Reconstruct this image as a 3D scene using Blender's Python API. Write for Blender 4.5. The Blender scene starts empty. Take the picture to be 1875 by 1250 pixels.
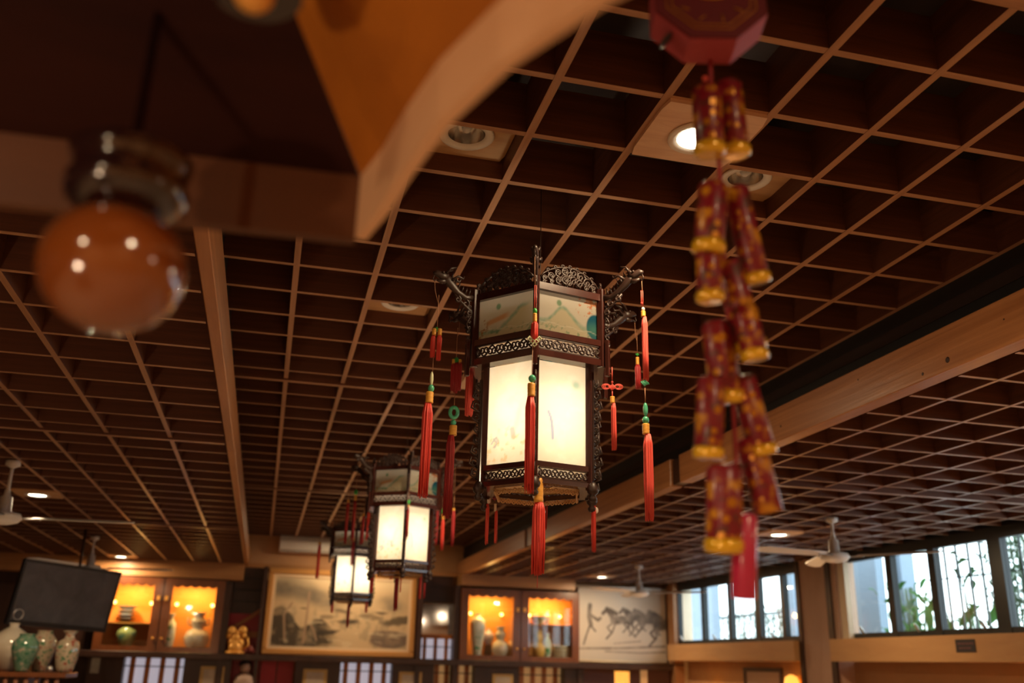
import bpy, math, random
import numpy as np
from mathutils import Vector, Matrix
random.seed(7); rng = np.random.RandomState(7)
PI = math.pi
scn = bpy.context.scene
COL = scn.collection

# ------------------------------------------------------------------ camera, world, exposure
F_PX = 1710.78
YAW, PITCH, ROLL = -0.2426, 0.3331, 0.0251
CZ = 1.5
ca, sa, cb, sb, cg, sg = math.cos(YAW), math.sin(YAW), math.cos(PITCH), math.sin(PITCH), math.cos(ROLL), math.sin(ROLL)
_r = Vector((ca, sa, 0)); _f = Vector((-sa*cb, ca*cb, sb)); _u = _r.cross(_f)
RIGHT = cg*_r + sg*_u; UP = -sg*_r + cg*_u
# yaw is negative: the view turns to +X
cam = bpy.data.cameras.new('camera'); camo = bpy.data.objects.new('camera', cam); COL.objects.link(camo)
M = Matrix((RIGHT, UP, -_f)).transposed().to_4x4(); M.translation = Vector((0, 0, CZ))
camo.matrix_world = M
cam.sensor_width = 36.0; cam.lens = F_PX/1875*36; cam.clip_start = 0.05; cam.clip_end = 200
cam.dof.use_dof = True; cam.dof.focus_distance = 3.32; cam.dof.aperture_fstop = 2.0; cam.dof.aperture_blades = 0
scn.camera = camo
def at(x, y, d):          # point of the place seen at photograph pixel x, y and depth d (used only to measure the place)
    return Vector((0, 0, CZ)) + (RIGHT*((x-937.5)/F_PX) + UP*((625-y)/F_PX) + _f)*d
def aty(x, y, Y):
    v = at(x, y, 1)-Vector((0, 0, CZ)); return Vector((0, 0, CZ)) + v*(Y/v.y)

w = bpy.data.worlds.new('world'); scn.world = w; w.use_nodes = True
bg = w.node_tree.nodes['Background']; bg.inputs[0].default_value = (0.84, 0.94, 1.0, 1); bg.inputs[1].default_value = 5.2
scn.view_settings.view_transform = 'Standard'; scn.view_settings.look = 'None'
scn.view_settings.exposure = 0.0; scn.view_settings.gamma = 1.0; scn.view_settings.use_curve_mapping = False
scn.cycles.max_bounces = 7; scn.cycles.diffuse_bounces = 4; scn.cycles.glossy_bounces = 3
scn.cycles.transmission_bounces = 4; scn.cycles.transparent_max_bounces = 8
scn.cycles.sample_clamp_indirect = 4.0; scn.cycles.caustics_reflective = False; scn.cycles.caustics_refractive = False
WARM = (1.0, 0.66, 0.36)
def light(name, kind, loc, power, color=WARM, size=0.1, rot=(0, 0, 0), spot=None, sy=None):
    l = bpy.data.lights.new(name, kind); l.energy = power; l.color = color
    if kind == 'AREA':
        l.shape = 'RECTANGLE' if sy else 'DISK'; l.size = size
        if sy: l.size_y = sy
    elif kind == 'POINT': l.shadow_soft_size = size
    elif kind == 'SPOT': l.shadow_soft_size = size; l.spot_size = spot or 2.4; l.spot_blend = 0.6
    o = bpy.data.objects.new(name, l); o.location = loc; o.rotation_euler = rot; COL.objects.link(o); return o

# ------------------------------------------------------------------ materials
def mat(name, col, rough=0.5, metal=0.0, emis=None, es=0.0, spec=0.5, noise=None, bump=None, coat=0.0):
    m = bpy.data.materials.new(name); m.use_nodes = True; nt = m.node_tree; b = nt.nodes['Principled BSDF']
    b.inputs['Base Color'].default_value = (*col, 1); b.inputs['Roughness'].default_value = rough
    b.inputs['Metallic'].default_value = metal; b.inputs['Specular IOR Level'].default_value = spec
    b.inputs['Coat Weight'].default_value = coat; b.inputs['Coat Roughness'].default_value = 0.12
    if emis: b.inputs['Emission Color'].default_value = (*emis, 1); b.inputs['Emission Strength'].default_value = es
    if noise:                       # (scale xyz, dark colour, detail)
        sc, c2, fac = noise
        tc = nt.nodes.new('ShaderNodeTexCoord'); mp = nt.nodes.new('ShaderNodeMapping'); mp.inputs['Scale'].default_value = sc
        nz = nt.nodes.new('ShaderNodeTexNoise'); nz.inputs['Scale'].default_value = 1; nz.inputs['Detail'].default_value = 6; nz.inputs['Distortion'].default_value = 0.6
        nz.inputs['Roughness'].default_value = 0.6
        cr = nt.nodes.new('ShaderNodeValToRGB'); cr.color_ramp.elements[0].position = 0.3; cr.color_ramp.elements[1].position = 0.68
        cr.color_ramp.elements[0].color = (*c2, 1); cr.color_ramp.elements[1].color = (*col, 1)
        nt.links.new(tc.outputs['Object'], mp.inputs[0]); nt.links.new(mp.outputs[0], nz.inputs['Vector'])
        nt.links.new(nz.outputs[0], cr.inputs[0]); nt.links.new(cr.outputs[0], b.inputs['Base Color'])
        bp = nt.nodes.new('ShaderNodeBump'); bp.inputs['Strength'].default_value = fac; bp.inputs['Distance'].default_value = 0.002
        nt.links.new(nz.outputs[0], bp.inputs['Height']); nt.links.new(bp.outputs[0], b.inputs['Normal'])
    return m
def vcmat(name, rough=0.6, spec=0.3, trans=0.0):
    m = bpy.data.materials.new(name); m.use_nodes = True; nt = m.node_tree; b = nt.nodes['Principled BSDF']
    a = nt.nodes.new('ShaderNodeAttribute'); a.attribute_name = 'Col'
    nt.links.new(a.outputs[0], b.inputs['Base Color']); b.inputs['Roughness'].default_value = rough; b.inputs['Specular IOR Level'].default_value = spec
    if trans:
        t = nt.nodes.new('ShaderNodeBsdfTranslucent'); mx = nt.nodes.new('ShaderNodeMixShader'); mx.inputs[0].default_value = trans
        nt.links.new(a.outputs[0], t.inputs[0]); nt.links.new(b.outputs[0], mx.inputs[1]); nt.links.new(t.outputs[0], mx.inputs[2])
        nt.links.new(mx.outputs[0], nt.nodes['Material Output'].inputs[0])
    return m
PINE, PINE2 = (0.50, 0.27, 0.15), (0.34, 0.16, 0.08)
WOODX = mat('pine_along_x', PINE, 0.36, noise=((1.5, 40, 40), PINE2, 0.3))
WOODY = mat('pine_along_y', PINE, 0.36, noise=((40, 1.5, 40), PINE2, 0.3))
WOODZ = mat('pine_along_z', (0.42, 0.20, 0.085), 0.42, noise=((30, 30, 1.5), (0.30, 0.13, 0.05), 0.3))
BEAMY = mat('pine_beam', (0.50, 0.22, 0.085), 0.34, noise=((14, 1.0, 30), (0.34, 0.13, 0.045), 0.6))
BEAMX = mat('pine_beam_across', (0.50, 0.24, 0.09), 0.4, noise=((1.0, 14, 30), (0.36, 0.16, 0.055), 0.4))
PLY = mat('ply_panel', (0.62, 0.36, 0.17), 0.5, noise=((3, 22, 3), (0.50, 0.27, 0.12), 0.2))
BLACK = mat('black_duct', (0.008, 0.008, 0.009), 0.6)
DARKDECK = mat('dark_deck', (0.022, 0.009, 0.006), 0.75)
DARKWOOD = mat('dark_brown_wood', (0.055, 0.022, 0.014), 0.4, noise=((8, 8, 1.5), (0.03, 0.012, 0.008), 0.3))
CABWOOD = mat('cabinet_wood', (0.20, 0.062, 0.02), 0.3, noise=((8, 8, 1.5), (0.12, 0.034, 0.012), 0.2), coat=0.4)
CABIN = mat('cabinet_lining', (0.80, 0.34, 0.07), 0.5)
LACQ = mat('rosewood_lacquer', (0.050, 0.013, 0.009), 0.22, noise=((20, 20, 4), (0.03, 0.007, 0.005), 0.1), coat=0.6)
CARVE = mat('carved_rosewood', (0.028, 0.012, 0.008), 0.45)
GLASSP = vcmat('painted_milk_glass', 0.25, 0.5, trans=0.72)
PAINT = vcmat('paint_on_paper', 0.6, 0.3)
RED = mat('red_silk', (0.80, 0.075, 0.05), 0.5, noise=((400, 400, 8), (0.50, 0.02, 0.016), 0.6))
PINKRED = mat('coral_silk', (0.88, 0.15, 0.11), 0.5, noise=((400, 400, 8), (0.62, 0.035, 0.03), 0.6))
DARKRED = mat('crimson_silk', (0.42, 0.02, 0.022), 0.5, noise=((400, 400, 8), (0.24, 0.01, 0.014), 0.6))
GOLDTH = mat('gold_thread', (0.80, 0.42, 0.06), 0.4, noise=((20, 20, 500), (0.6, 0.25, 0.03), 0.6))
JADE = mat('jade', (0.08, 0.42, 0.24), 0.25, noise=((60, 60, 60), (0.05, 0.30, 0.17), 0.0))
GREENTH = mat('green_cord', (0.04, 0.36, 0.06), 0.5)
CREAMJ = mat('cream_jade', (0.62, 0.66, 0.42), 0.35)
WHITEB = mat('white_bead', (0.8, 0.7, 0.62), 0.3)
CORD = mat('brown_cord', (0.35, 0.16, 0.08), 0.6)
WHITE = mat('white_enamel', (0.86, 0.82, 0.76), 0.35)
STEEL = mat('brushed_steel', (0.55, 0.53, 0.5), 0.3, metal=0.9)
REFL = mat('lamp_reflector', (0.6, 0.58, 0.55), 0.2, metal=1.0)
BULB = mat('clear_bulb', (0.8, 0.8, 0.8), 0.1)
LIT = mat('lit_diffuser', (1, 0.95, 0.8), 0.5, emis=(1.0, 0.90, 0.66), es=14)
LITC = mat('lit_cabinet_tube', (1, 0.8, 0.5), 0.5, emis=(1.0, 0.62, 0.16), es=7)
LITG = mat('lit_gold_shade', (1, 0.7, 0.3), 0.5, emis=(1.0, 0.42, 0.06), es=1.6)
BLACKFR = mat('black_window_frame', (0.012, 0.016, 0.020), 0.35)
PLASTER = mat('warm_plaster', (0.58, 0.32, 0.15), 0.7, noise=((3, 3, 3), (0.52, 0.28, 0.13), 0.1))
COLUMN = mat('pink_column', (0.50, 0.31, 0.22), 0.6, noise=((5, 5, 2), (0.44, 0.26, 0.18), 0.1))
CREAMC = mat('cream_blind', (0.72, 0.58, 0.42), 0.6)
SILLM = mat('sill_veneer', (0.60, 0.33, 0.14), 0.45, noise=((10, 1.5, 10), (0.52, 0.27, 0.11), 0.2))
FLOORM = mat('terracotta_floor', (0.42, 0.31, 0.22), 0.5, noise=((4, 4, 4), (0.34, 0.24, 0.17), 0.1))
REDWALL = mat('red_lacquer_wall', (0.50, 0.012, 0.03), 0.4)
SCREENW = mat('backlit_rice_paper', (0.62, 0.60, 0.66), 0.7, emis=(.75, .72, .85), es=.42)
SCREENT = mat('backlit_tan_paper', (0.62, 0.38, 0.17), 0.7, emis=(.62, .34, .13), es=.30)
ORWOOD = mat('orange_wood', (0.50, 0.17, 0.04), 0.4)
GOLDFR = mat('gilt_frame', (0.62, 0.30, 0.09), 0.35, metal=0.25)
TVB = mat('black_plastic', (0.006, 0.006, 0.007), 0.3)
TVS = mat('screen_glass', (0.075, 0.085, 0.105), 0.28, coat=0.6, noise=((4, 4, 4), (0.032, 0.038, 0.050), 0.0))  # greyish room reflections put into the screen colour
GOLD = mat('gilded_carving', (0.85, 0.42, 0.09), 0.35, metal=0.3)
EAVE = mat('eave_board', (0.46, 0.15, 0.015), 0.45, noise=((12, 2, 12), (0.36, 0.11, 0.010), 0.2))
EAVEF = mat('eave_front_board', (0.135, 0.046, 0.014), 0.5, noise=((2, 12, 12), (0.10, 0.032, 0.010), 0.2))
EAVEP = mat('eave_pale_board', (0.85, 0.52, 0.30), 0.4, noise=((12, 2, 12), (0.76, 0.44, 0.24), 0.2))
KNOBW = mat('orange_varnished_wood', (0.22, 0.058, 0.010), 0.12, coat=1.0)
KNOBD = mat('dark_varnished_wood', (0.018, 0.005, 0.005), 0.15, coat=1.0)
CRACK = None
CRPINK = mat('pink_foil', (0.50, 0.02, 0.08), 0.35, coat=0.4)
YELLOWF = mat('yellow_foil', (0.85, 0.50, 0.02), 0.22, metal=0.25, coat=0.8)
DIMGOLD = mat('printed_gold', (0.50, 0.20, 0.01), 0.35, metal=0.4)
OCTRED = mat('red_flocked_box', (0.12, 0.005, 0.010), 0.6)
OCTPINK = mat('rose_box_side', (0.42, 0.06, 0.08), 0.6)
CORDRED = mat('dark_red_cord', (0.30, 0.02, 0.03), 0.6)
LEAF = mat('leaf', (0.045, 0.16, 0.03), 0.6, spec=.2, noise=((10, 10, 10), (0.02, 0.09, 0.015), 0.2))
BAMB = mat('garden_bamboo', (0.07, 0.12, 0.06), 0.6)
BARS = mat('grille_bar', (0.05, 0.07, 0.07), 0.5)
BLUEW = mat('blue_grey_render', (0.19, 0.25, 0.32), 0.8)
BLKP = mat('dark_print', (0.03, 0.02, 0.02), 0.6)
PORC = mat('porcelain', (0.66, 0.58, 0.47), 0.12, noise=((14, 14, 14), (0.62, 0.52, 0.40), 0.0), coat=0.6)
def flower(name, base, c1, c2, sc=22, rough=.14, coat=.5):
    m = mat(name, base, rough, coat=coat); nt = m.node_tree; b = nt.nodes['Principled BSDF']
    tc = nt.nodes.new('ShaderNodeTexCoord'); v = nt.nodes.new('ShaderNodeTexNoise'); v.inputs['Scale'].default_value = sc; v.inputs['Detail'].default_value = 2
    cr = nt.nodes.new('ShaderNodeValToRGB'); e = cr.color_ramp.elements
    e[0].position = 0.36; e[0].color = (*c1, 1); e[1].position = 0.66; e[1].color = (*c2, 1)
    n1 = e.new(0.43); n1.color = (*base, 1); n2 = e.new(0.58); n2.color = (*base, 1)
    nt.links.new(tc.outputs['Object'], v.inputs['Vector']); nt.links.new(v.outputs[0], cr.inputs[0]); nt.links.new(cr.outputs[0], b.inputs['Base Color'])
    return m
CRACK = flower('firecracker_foil', (0.20, 0.006, 0.016), (0.10, 0.028, 0.018), (0.55, 0.24, 0.01), 34, .4, .15)
for _e, _p in ((2, .53), (3, .635)): CRACK.node_tree.nodes['Color Ramp'].color_ramp.elements[_e].position = _p
PORC_FL = flower('famille_rose_porcelain', (0.48, 0.39, 0.28), (0.10, 0.22, 0.12), (0.36, 0.09, 0.06), 20)
PORC_GR = flower('green_flowered_porcelain', (0.12, 0.22, 0.15), (0.04, 0.15, 0.09), (0.38, 0.33, 0.26))
PORC_CE = flower('green_white_porcelain', (0.78, 0.80, 0.70), (0.10, 0.36, 0.20), (0.75, 0.74, 0.60), 9)
PORC_YG = flower('yellow_green_porcelain', (0.45, 0.46, 0.16), (0.12, 0.25, 0.18), (0.65, 0.60, 0.25), 7)
PORC_AM = mat('amber_porcelain', (0.80, 0.45, 0.10), 0.12, coat=0.6)
PORC_BL = mat('lilac_porcelain', (0.45, 0.42, 0.60), 0.15, coat=0.5)
def glassmat():
    m = bpy.data.materials.new('window_glass'); m.use_nodes = True; nt = m.node_tree; nt.nodes.remove(nt.nodes['Principled BSDF'])
    t = nt.nodes.new('ShaderNodeBsdfTransparent'); t.inputs[0].default_value = (0.93, 0.97, 0.97, 1); g = nt.nodes.new('ShaderNodeBsdfGlossy'); g.inputs[1].default_value = 0.03
    mx = nt.nodes.new('ShaderNodeMixShader'); mx.inputs[0].default_value = 0.06
    nt.links.new(t.outputs[0], mx.inputs[1]); nt.links.new(g.outputs[0], mx.inputs[2])
    nt.links.new(mx.outputs[0], nt.nodes['Material Output'].inputs[0]); return m
GLASS = glassmat()

# ------------------------------------------------------------------ mesh helpers
class MB:
    def __init__(s): s.v = []; s.f = []; s.sm = []
    def add(s, vs, fs, smooth=False, M=None):
        b = len(s.v)
        s.v += [tuple(M @ Vector(p)) if M else tuple(p) for p in vs]
        s.f += [tuple(i+b for i in f) for f in fs]; s.sm += [smooth]*len(fs); return s
    def box(s, x0, x1, y0, y1, z0, z1, M=None, bev=0.0):
        if bev <= 0:
            vs = [(x, y, z) for z in (z0, z1) for y in (y0, y1) for x in (x0, x1)]
            return s.add(vs, [(0, 2, 3, 1), (4, 5, 7, 6), (0, 1, 5, 4), (2, 6, 7, 3), (0, 4, 6, 2), (1, 3, 7, 5)], M=M)
        vs = []; b = bev                                   # bevelled box: 24 vertices
        X, Y, Z = (x0, x1), (y0, y1), (z0, z1); idx = {}
        for i in (0, 1):
            for j in (0, 1):
                for k in (0, 1):
                    for a in range(3):
                        p = [X[i], Y[j], Z[k]]; sg_ = [1-2*i, 1-2*j, 1-2*k]
                        for c in range(3):
                            if c != a: p[c] += sg_[c]*b
                        idx[(i, j, k, a)] = len(vs); vs.append(tuple(p))
        fs = []
        for a in range(3):
            o = [c for c in range(3) if c != a]
            for e in (0, 1):
                q = []
                for (u, v) in ((0, 0), (1, 0), (1, 1), (0, 1)):
                    t = [0, 0, 0]; t[a] = e; t[o[0]] = u; t[o[1]] = v; q.append(idx[(*t, a)])
                fs.append(tuple(q) if (e == 1) != (a == 1) else tuple(reversed(q)))
            for u in (0, 1):
                for v in (0, 1):
                    t0 = [0, 0, 0]; t0[o[0]] = u; t0[o[1]] = v; t0[a] = 0; t1 = list(t0); t1[a] = 1
                    fs.append((idx[(*t0, o[0])], idx[(*t1, o[0])], idx[(*t1, o[1])], idx[(*t0, o[1])]))
        for i in (0, 1):
            for j in (0, 1):
                for k in (0, 1): fs.append((idx[(i, j, k, 0)], idx[(i, j, k, 1)], idx[(i, j, k, 2)]))
        return s.add(vs, fs, M=M)
    def lathe(s, prof, n=20, M=None, cap=True, smooth=True):     # prof: (r, z) list
        vs = [(r*math.cos(2*PI*i/n), r*math.sin(2*PI*i/n), z) for r, z in prof for i in range(n)]
        fs = [(k*n+i, k*n+(i+1) % n, (k+1)*n+(i+1) % n, (k+1)*n+i) for k in range(len(prof)-1) for i in range(n)]
        s.add(vs, fs, smooth, M)
        if cap:
            b = len(s.v)-len(vs)
            s.f += [tuple(b+i for i in reversed(range(n))), tuple(b+(len(prof)-1)*n+i for i in range(n))]; s.sm += [False, False]
        return s
    def tube(s, pts, r, n=6, M=None, closed=False, flat=1.0, smooth=True, up=(0, 1, 0)):
        pts = [Vector(p) for p in pts]; m = len(pts); rr = r if hasattr(r, '__len__') else [r]*m; vs = []
        upv = Vector(up)
        for i, p in enumerate(pts):
            a = pts[(i-1) % m] if (closed or i > 0) else p; b = pts[(i+1) % m] if (closed or i < m-1) else p
            t = (b-a).normalized() if (b-a).length > 1e-9 else Vector((0, 0, 1))
            x = t.cross(upv)
            if x.length < 1e-3: x = t.cross(Vector((1, 0, 0.3)))
            x.normalize(); y = x.cross(t).normalized()
            for j in range(n):
                an = 2*PI*(j+0.5)/n; vs.append(p + x*math.cos(an)*rr[i] + y*math.sin(an)*rr[i]*flat)
        fs = [(i*n+j, i*n+(j+1) % n, ((i+1) % m)*n+(j+1) % n, ((i+1) % m)*n+j) for i in range(m if closed else m-1) for j in range(n)]
        if not closed: fs += [tuple(reversed(range(n))), tuple((m-1)*n+j for j in range(n))]
        return s.add(vs, fs, smooth, M)
    def sphere(s, c, r, n=12, m=8, sc=(1, 1, 1), M=None):
        vs = [(c[0], c[1], c[2]-r*sc[2])]
        for k in range(1, m):
            t = PI*k/m
            vs += [(c[0]+r*sc[0]*math.sin(t)*math.cos(2*PI*i/n), c[1]+r*sc[1]*math.sin(t)*math.sin(2*PI*i/n), c[2]-r*sc[2]*math.cos(t)) for i in range(n)]
        vs.append((c[0], c[1], c[2]+r*sc[2])); L = len(vs)-1
        fs = [(0, 1+(i+1) % n, 1+i) for i in range(n)] + [(1+k*n+i, 1+k*n+(i+1) % n, 1+(k+1)*n+(i+1) % n, 1+(k+1)*n+i) for k in range(m-2) for i in range(n)]
        fs += [(1+(m-2)*n+i, 1+(m-2)*n+(i+1) % n, L) for i in range(n)]
        return s.add(vs, fs, True, M)
    def prism(s, poly, y0, y1, M=None):                 # polygon in xz, extruded along y
        n = len(poly); vs = [(x, y0, z) for x, z in poly]+[(x, y1, z) for x, z in poly]
        return s.add(vs, [tuple(range(n)), tuple(reversed(range(n, 2*n)))]+[(i, (i+1) % n+0 if False else i+n, (i+1) % n+n, (i+1) % n) for i in range(n)], M=M)
    def mesh(s, name, m):
        me = bpy.data.meshes.new(name); me.from_pydata(s.v, [], s.f)
        me.polygons.foreach_set('use_smooth', s.sm); me.materials.append(m); me.update(); return me
    def obj(s, name, m, parent=None, loc=(0, 0, 0), rot=(0, 0, 0)):
        return link(name, s.mesh(name, m), parent, loc, rot)
def link(name, me, parent=None, loc=(0, 0, 0), rot=(0, 0, 0)):
    o = bpy.data.objects.new(name, me); COL.objects.link(o); o.location = loc; o.rotation_euler = rot
    if parent: o.parent = parent
    return o
GROUPS = {'ceiling_downlight': 'downlights set into the ceiling lattice', 'ceiling_fan': 'white ceiling fans', 'hanging_tassel': 'tassels hanging from the lanterns', 'fill_table_lamp': 'added fill lamps below the view',
          'wall_lamp': 'lamps under the right hand sills', 'framed_sheet': 'small framed sheets below the shelf', 'porcelain_vase': 'porcelain vases on shelves and sideboard', 'bowl_stack': 'bowls in the display cabinets',
          'display_cabinet': 'lit display cabinets', 'ceiling_beam': 'beams beside the raised ceiling', 'bamboo_clump': 'garden greenery', 'garden_plant': 'garden greenery'}
def tag(o, label, cat, group=None, kind=None):
    o['label'] = label; o['category'] = cat
    group = group or GROUPS.get(o.name.split('.')[0])
    if group: o['group'] = group
    if kind: o['kind'] = kind
    return o
def thing(name, label, cat, loc=(0, 0, 0), rot=(0, 0, 0), group=None):
    o = bpy.data.objects.new(name, None); o.empty_display_size = 0.05; COL.objects.link(o); o.location = loc; o.rotation_euler = rot
    return tag(o, label, cat, group)
def struct(name, mb, m, label=None, cat=None):
    o = mb.obj(name, m); o['kind'] = 'structure'; o['label'] = label or name; o['category'] = cat or name.split('_')[0]; return o
def copy_tree(o, parent=None):
    c = o.copy(); COL.objects.link(c)
    if parent: c.parent = parent
    for ch in list(o.children): copy_tree(ch, c)
    return c
def bx(*a, **k): return MB().box(*a, **k)
def painted(name, W, H, nx, ny, fn, m, parent=None, loc=(0, 0, 0), rot=(0, 0, 0), th=0.004):
    """a thin slab in the xz plane (front towards -y) whose front is painted by fn(u, v) -> rgb arrays"""
    u, v = np.meshgrid(np.linspace(0, 1, nx), np.linspace(0, 1, ny)); r, g, b = fn(u, v)
    vs = [(-W/2+W*a, -th/2, -H/2+H*c) for a, c in zip(u.ravel(), v.ravel())]
    fs = [(j*nx+i, j*nx+i+1, (j+1)*nx+i+1, (j+1)*nx+i) for j in range(ny-1) for i in range(nx-1)]
    n = len(vs); base = [(-W/2, -th/2, -H/2), (W/2, -th/2, -H/2), (W/2, -th/2, H/2), (-W/2, -th/2, H/2)]
    back = [(x, th/2, z) for x, y, z in base]; vs += base+back
    if m is not GLASSP: fs += [(n+7, n+6, n+5, n+4)] + [(n+(k+1) % 4, n+k, n+4+k, n+4+(k+1) % 4) for k in range(4)]
    me = bpy.data.meshes.new(name); me.from_pydata(vs, [], fs); me.materials.append(m)
    ca_ = me.color_attributes.new('Col', 'FLOAT_COLOR', 'POINT')
    c = np.ones((len(vs), 4), dtype=np.float32); c[:n, 0] = r.ravel(); c[:n, 1] = g.ravel(); c[:n, 2] = b.ravel()
    c[n:, 0] = r.mean(); c[n:, 1] = g.mean(); c[n:, 2] = b.mean()
    ca_.data.foreach_set('color', c.ravel()); me.update()
    return link(name, me, parent, loc, rot)
def vnoise(u, v, sx, sy, seed, octs=4):
    out = 0; amp = 1; tot = 0
    for o in range(octs):
        r = np.random.RandomState(seed*31+o); G = r.rand(64, 64); x = (u*sx) % 63; y = (v*sy) % 63
        xi, yi = np.floor(x).astype(int), np.floor(y).astype(int); fx, fy = x-xi, y-yi
        fx = fx*fx*(3-2*fx); fy = fy*fy*(3-2*fy)
        n = (G[yi, xi]*(1-fx)+G[yi, xi+1]*fx)*(1-fy)+(G[yi+1, xi]*(1-fx)+G[yi+1, xi+1]*fx)*fy
        out = out+n*amp; tot += amp; amp *= 0.5; sx *= 2; sy *= 2
    return out/tot
def ss(a, b, x):
    t = np.clip((x-a)/(b-a), 0, 1); return t*t*(3-2*t)
def mixc(A, B, t): return tuple(a*(1-t)+b*t for a, b in zip(A, B))
def strokes(u, v, asp, polys):
    d = np.zeros_like(u)
    for pts, wd in polys:
        for (x0, y0), (x1, y1) in zip(pts[:-1], pts[1:]):
            px, py = (u-x0)*asp, v-y0; dx, dy = (x1-x0)*asp, y1-y0
            t = np.clip((px*dx+py*dy)/(dx*dx+dy*dy+1e-9), 0, 1)
            dd = np.hypot(px-dx*t, py-dy*t); d = np.maximum(d, 1-ss(wd*0.5, wd, dd))
    return d

# ------------------------------------------------------------------ the room shell
HC, HL, YB = 3.20, 2.76, 14.4
XL, XR, XB0, XB1 = -4.6, 6.2, -0.29, 2.78
YF = -2.6
struct('floor', bx(XL-.1, XR+.4, YF, YB+1.0, -0.1, 0), FLOORM, 'terracotta coloured floor of the dining room')
struct('wall_left', bx(XL-.1, XL, YF, YB+.2, 0, 3.6), DARKWOOD, 'dark left wall of the dining room')
struct('wall_behind', bx(XL-.1, XR+.4, YF-.1, YF, 0, 3.6), PLASTER, 'plain wall behind the viewer')
wb = struct('wall_back', bx(XL-.1, XR+.4, YB, YB+.1, 0, 3.6), PLASTER, 'warm plaster back wall above the shelving')
# decks above the lattices
C0 = struct('ceiling', bx(-0.36, 2.95, YF, YB, HC+0.30, HC+0.36), DARKDECK, 'dark raised middle ceiling behind the wooden lattice')
C1 = struct('ceiling_right', bx(2.88, XR+.3, YF, YB, HL+0.30, HL+0.36), DARKDECK, 'lower right ceiling behind its wooden lattice')
C2 = struct('ceiling_left', bx(XL-.1, -0.33, YF, YB, HL+0.30, HL+0.36), DARKDECK, 'lower left ceiling behind its wooden lattice')
struct('trim_1', bx(2.885, 2.90, YF, YB, 2.965, HC+0.30), BLACK, 'black recess face above the right beam')
struct('trim_2', bx(-0.36, -0.345, YF, YB, 2.965, HC+0.30), BLACK, 'black recess face above the left beam')
TH, SH = 0.026, 0.19
def jit(a=0.003): return random.uniform(-a, a)
SIDEX = mat('shaded_side_x', (0.15, 0.052, 0.024), 0.5, noise=((1.5, 40, 40), (0.085, 0.028, 0.012), 0.2))  # cell shade put into a darker side colour
SIDEY = mat('shaded_side_y', (0.15, 0.052, 0.024), 0.5, noise=((40, 1.5, 40), (0.085, 0.028, 0.012), 0.2))
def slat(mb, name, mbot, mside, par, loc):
    o = mb.obj(name, mbot, par, loc); o.data.materials.append(mside)      # pine lower edge; faces darkened in colour for the shade inside the cells
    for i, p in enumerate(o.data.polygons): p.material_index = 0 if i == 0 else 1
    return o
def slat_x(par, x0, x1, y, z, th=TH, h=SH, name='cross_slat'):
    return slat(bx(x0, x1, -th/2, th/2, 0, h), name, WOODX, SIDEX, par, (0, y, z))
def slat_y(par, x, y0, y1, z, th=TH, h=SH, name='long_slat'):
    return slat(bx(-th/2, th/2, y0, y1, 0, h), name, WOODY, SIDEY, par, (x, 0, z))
def rows(y0, y1):
    out = []
    for s_, n in ((1.996-.342*12-.18, 12), (1.996, 12), (6.302, 12), (10.51, 12)):
        out += [s_+.3418*k for k in range(n)]
    return [y for y in out if y0 < y < y1]
JOINTS = [1.66, 5.945, 10.15]
ROWS = rows(YF+.05, YB-.1)
CX = 0.3613
cols_c = [-0.0208+CX*i for i in range(8)]
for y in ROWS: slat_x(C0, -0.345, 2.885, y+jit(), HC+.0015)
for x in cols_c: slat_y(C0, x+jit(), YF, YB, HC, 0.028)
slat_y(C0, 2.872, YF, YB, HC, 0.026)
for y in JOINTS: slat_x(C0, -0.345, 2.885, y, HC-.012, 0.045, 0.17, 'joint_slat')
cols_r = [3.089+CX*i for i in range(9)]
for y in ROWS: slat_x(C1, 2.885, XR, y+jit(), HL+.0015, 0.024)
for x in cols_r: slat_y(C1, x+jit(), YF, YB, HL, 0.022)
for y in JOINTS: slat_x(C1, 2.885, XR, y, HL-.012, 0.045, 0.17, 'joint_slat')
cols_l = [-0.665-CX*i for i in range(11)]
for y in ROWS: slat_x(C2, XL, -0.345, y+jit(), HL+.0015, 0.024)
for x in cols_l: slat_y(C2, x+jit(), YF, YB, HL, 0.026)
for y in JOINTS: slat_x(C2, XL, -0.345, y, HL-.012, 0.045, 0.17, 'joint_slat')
# beams at the edge of the raised middle
segs = [(YF, 1.62), (1.74, 6.14), (6.30, 10.28), (10.40, YB)]
t = thing('ceiling_beam', 'long knotty pine beam along the right edge of the raised ceiling', 'beam', (2.83, 0, HL))
for a, b in segs: bx(-0.05, 0.045, a, b, 0, 0.20, bev=0.004).obj('beam_board', BEAMY, t)
for a, b in zip(segs[:-1], segs[1:]): bx(-0.03, 0.045, a[1]-.02, b[0]+.02, 0.01, 0.19).obj('splice_block', DARKWOOD, t)
for (px, Y, zz, r) in ((0, 3.30, .045, .014), (0, 3.47, .03, .008), (0, 4.72, .08, .008), (0, 4.86, .05, .007), (0, 5.6, .12, .006), (0, 3.95, .14, .005), (0, 2.95, .11, .004)):
    MB().lathe([(r, 0), (r*.7, .0012)], 10).obj('knot', DARKWOOD, t, (-0.0503, Y, zz), (0, -PI/2, 0))
t = thing('ceiling_beam', 'pine beam along the left edge of the raised ceiling', 'beam', (-0.31, 0, HL))
for a, b in ((YF, 6.2), (6.2, 10.3), (10.3, YB)): bx(-0.03, 0.02, a+.002, b-.002, 0, 0.20, bev=0.004).obj('beam_board', BEAMY, t)

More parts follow.
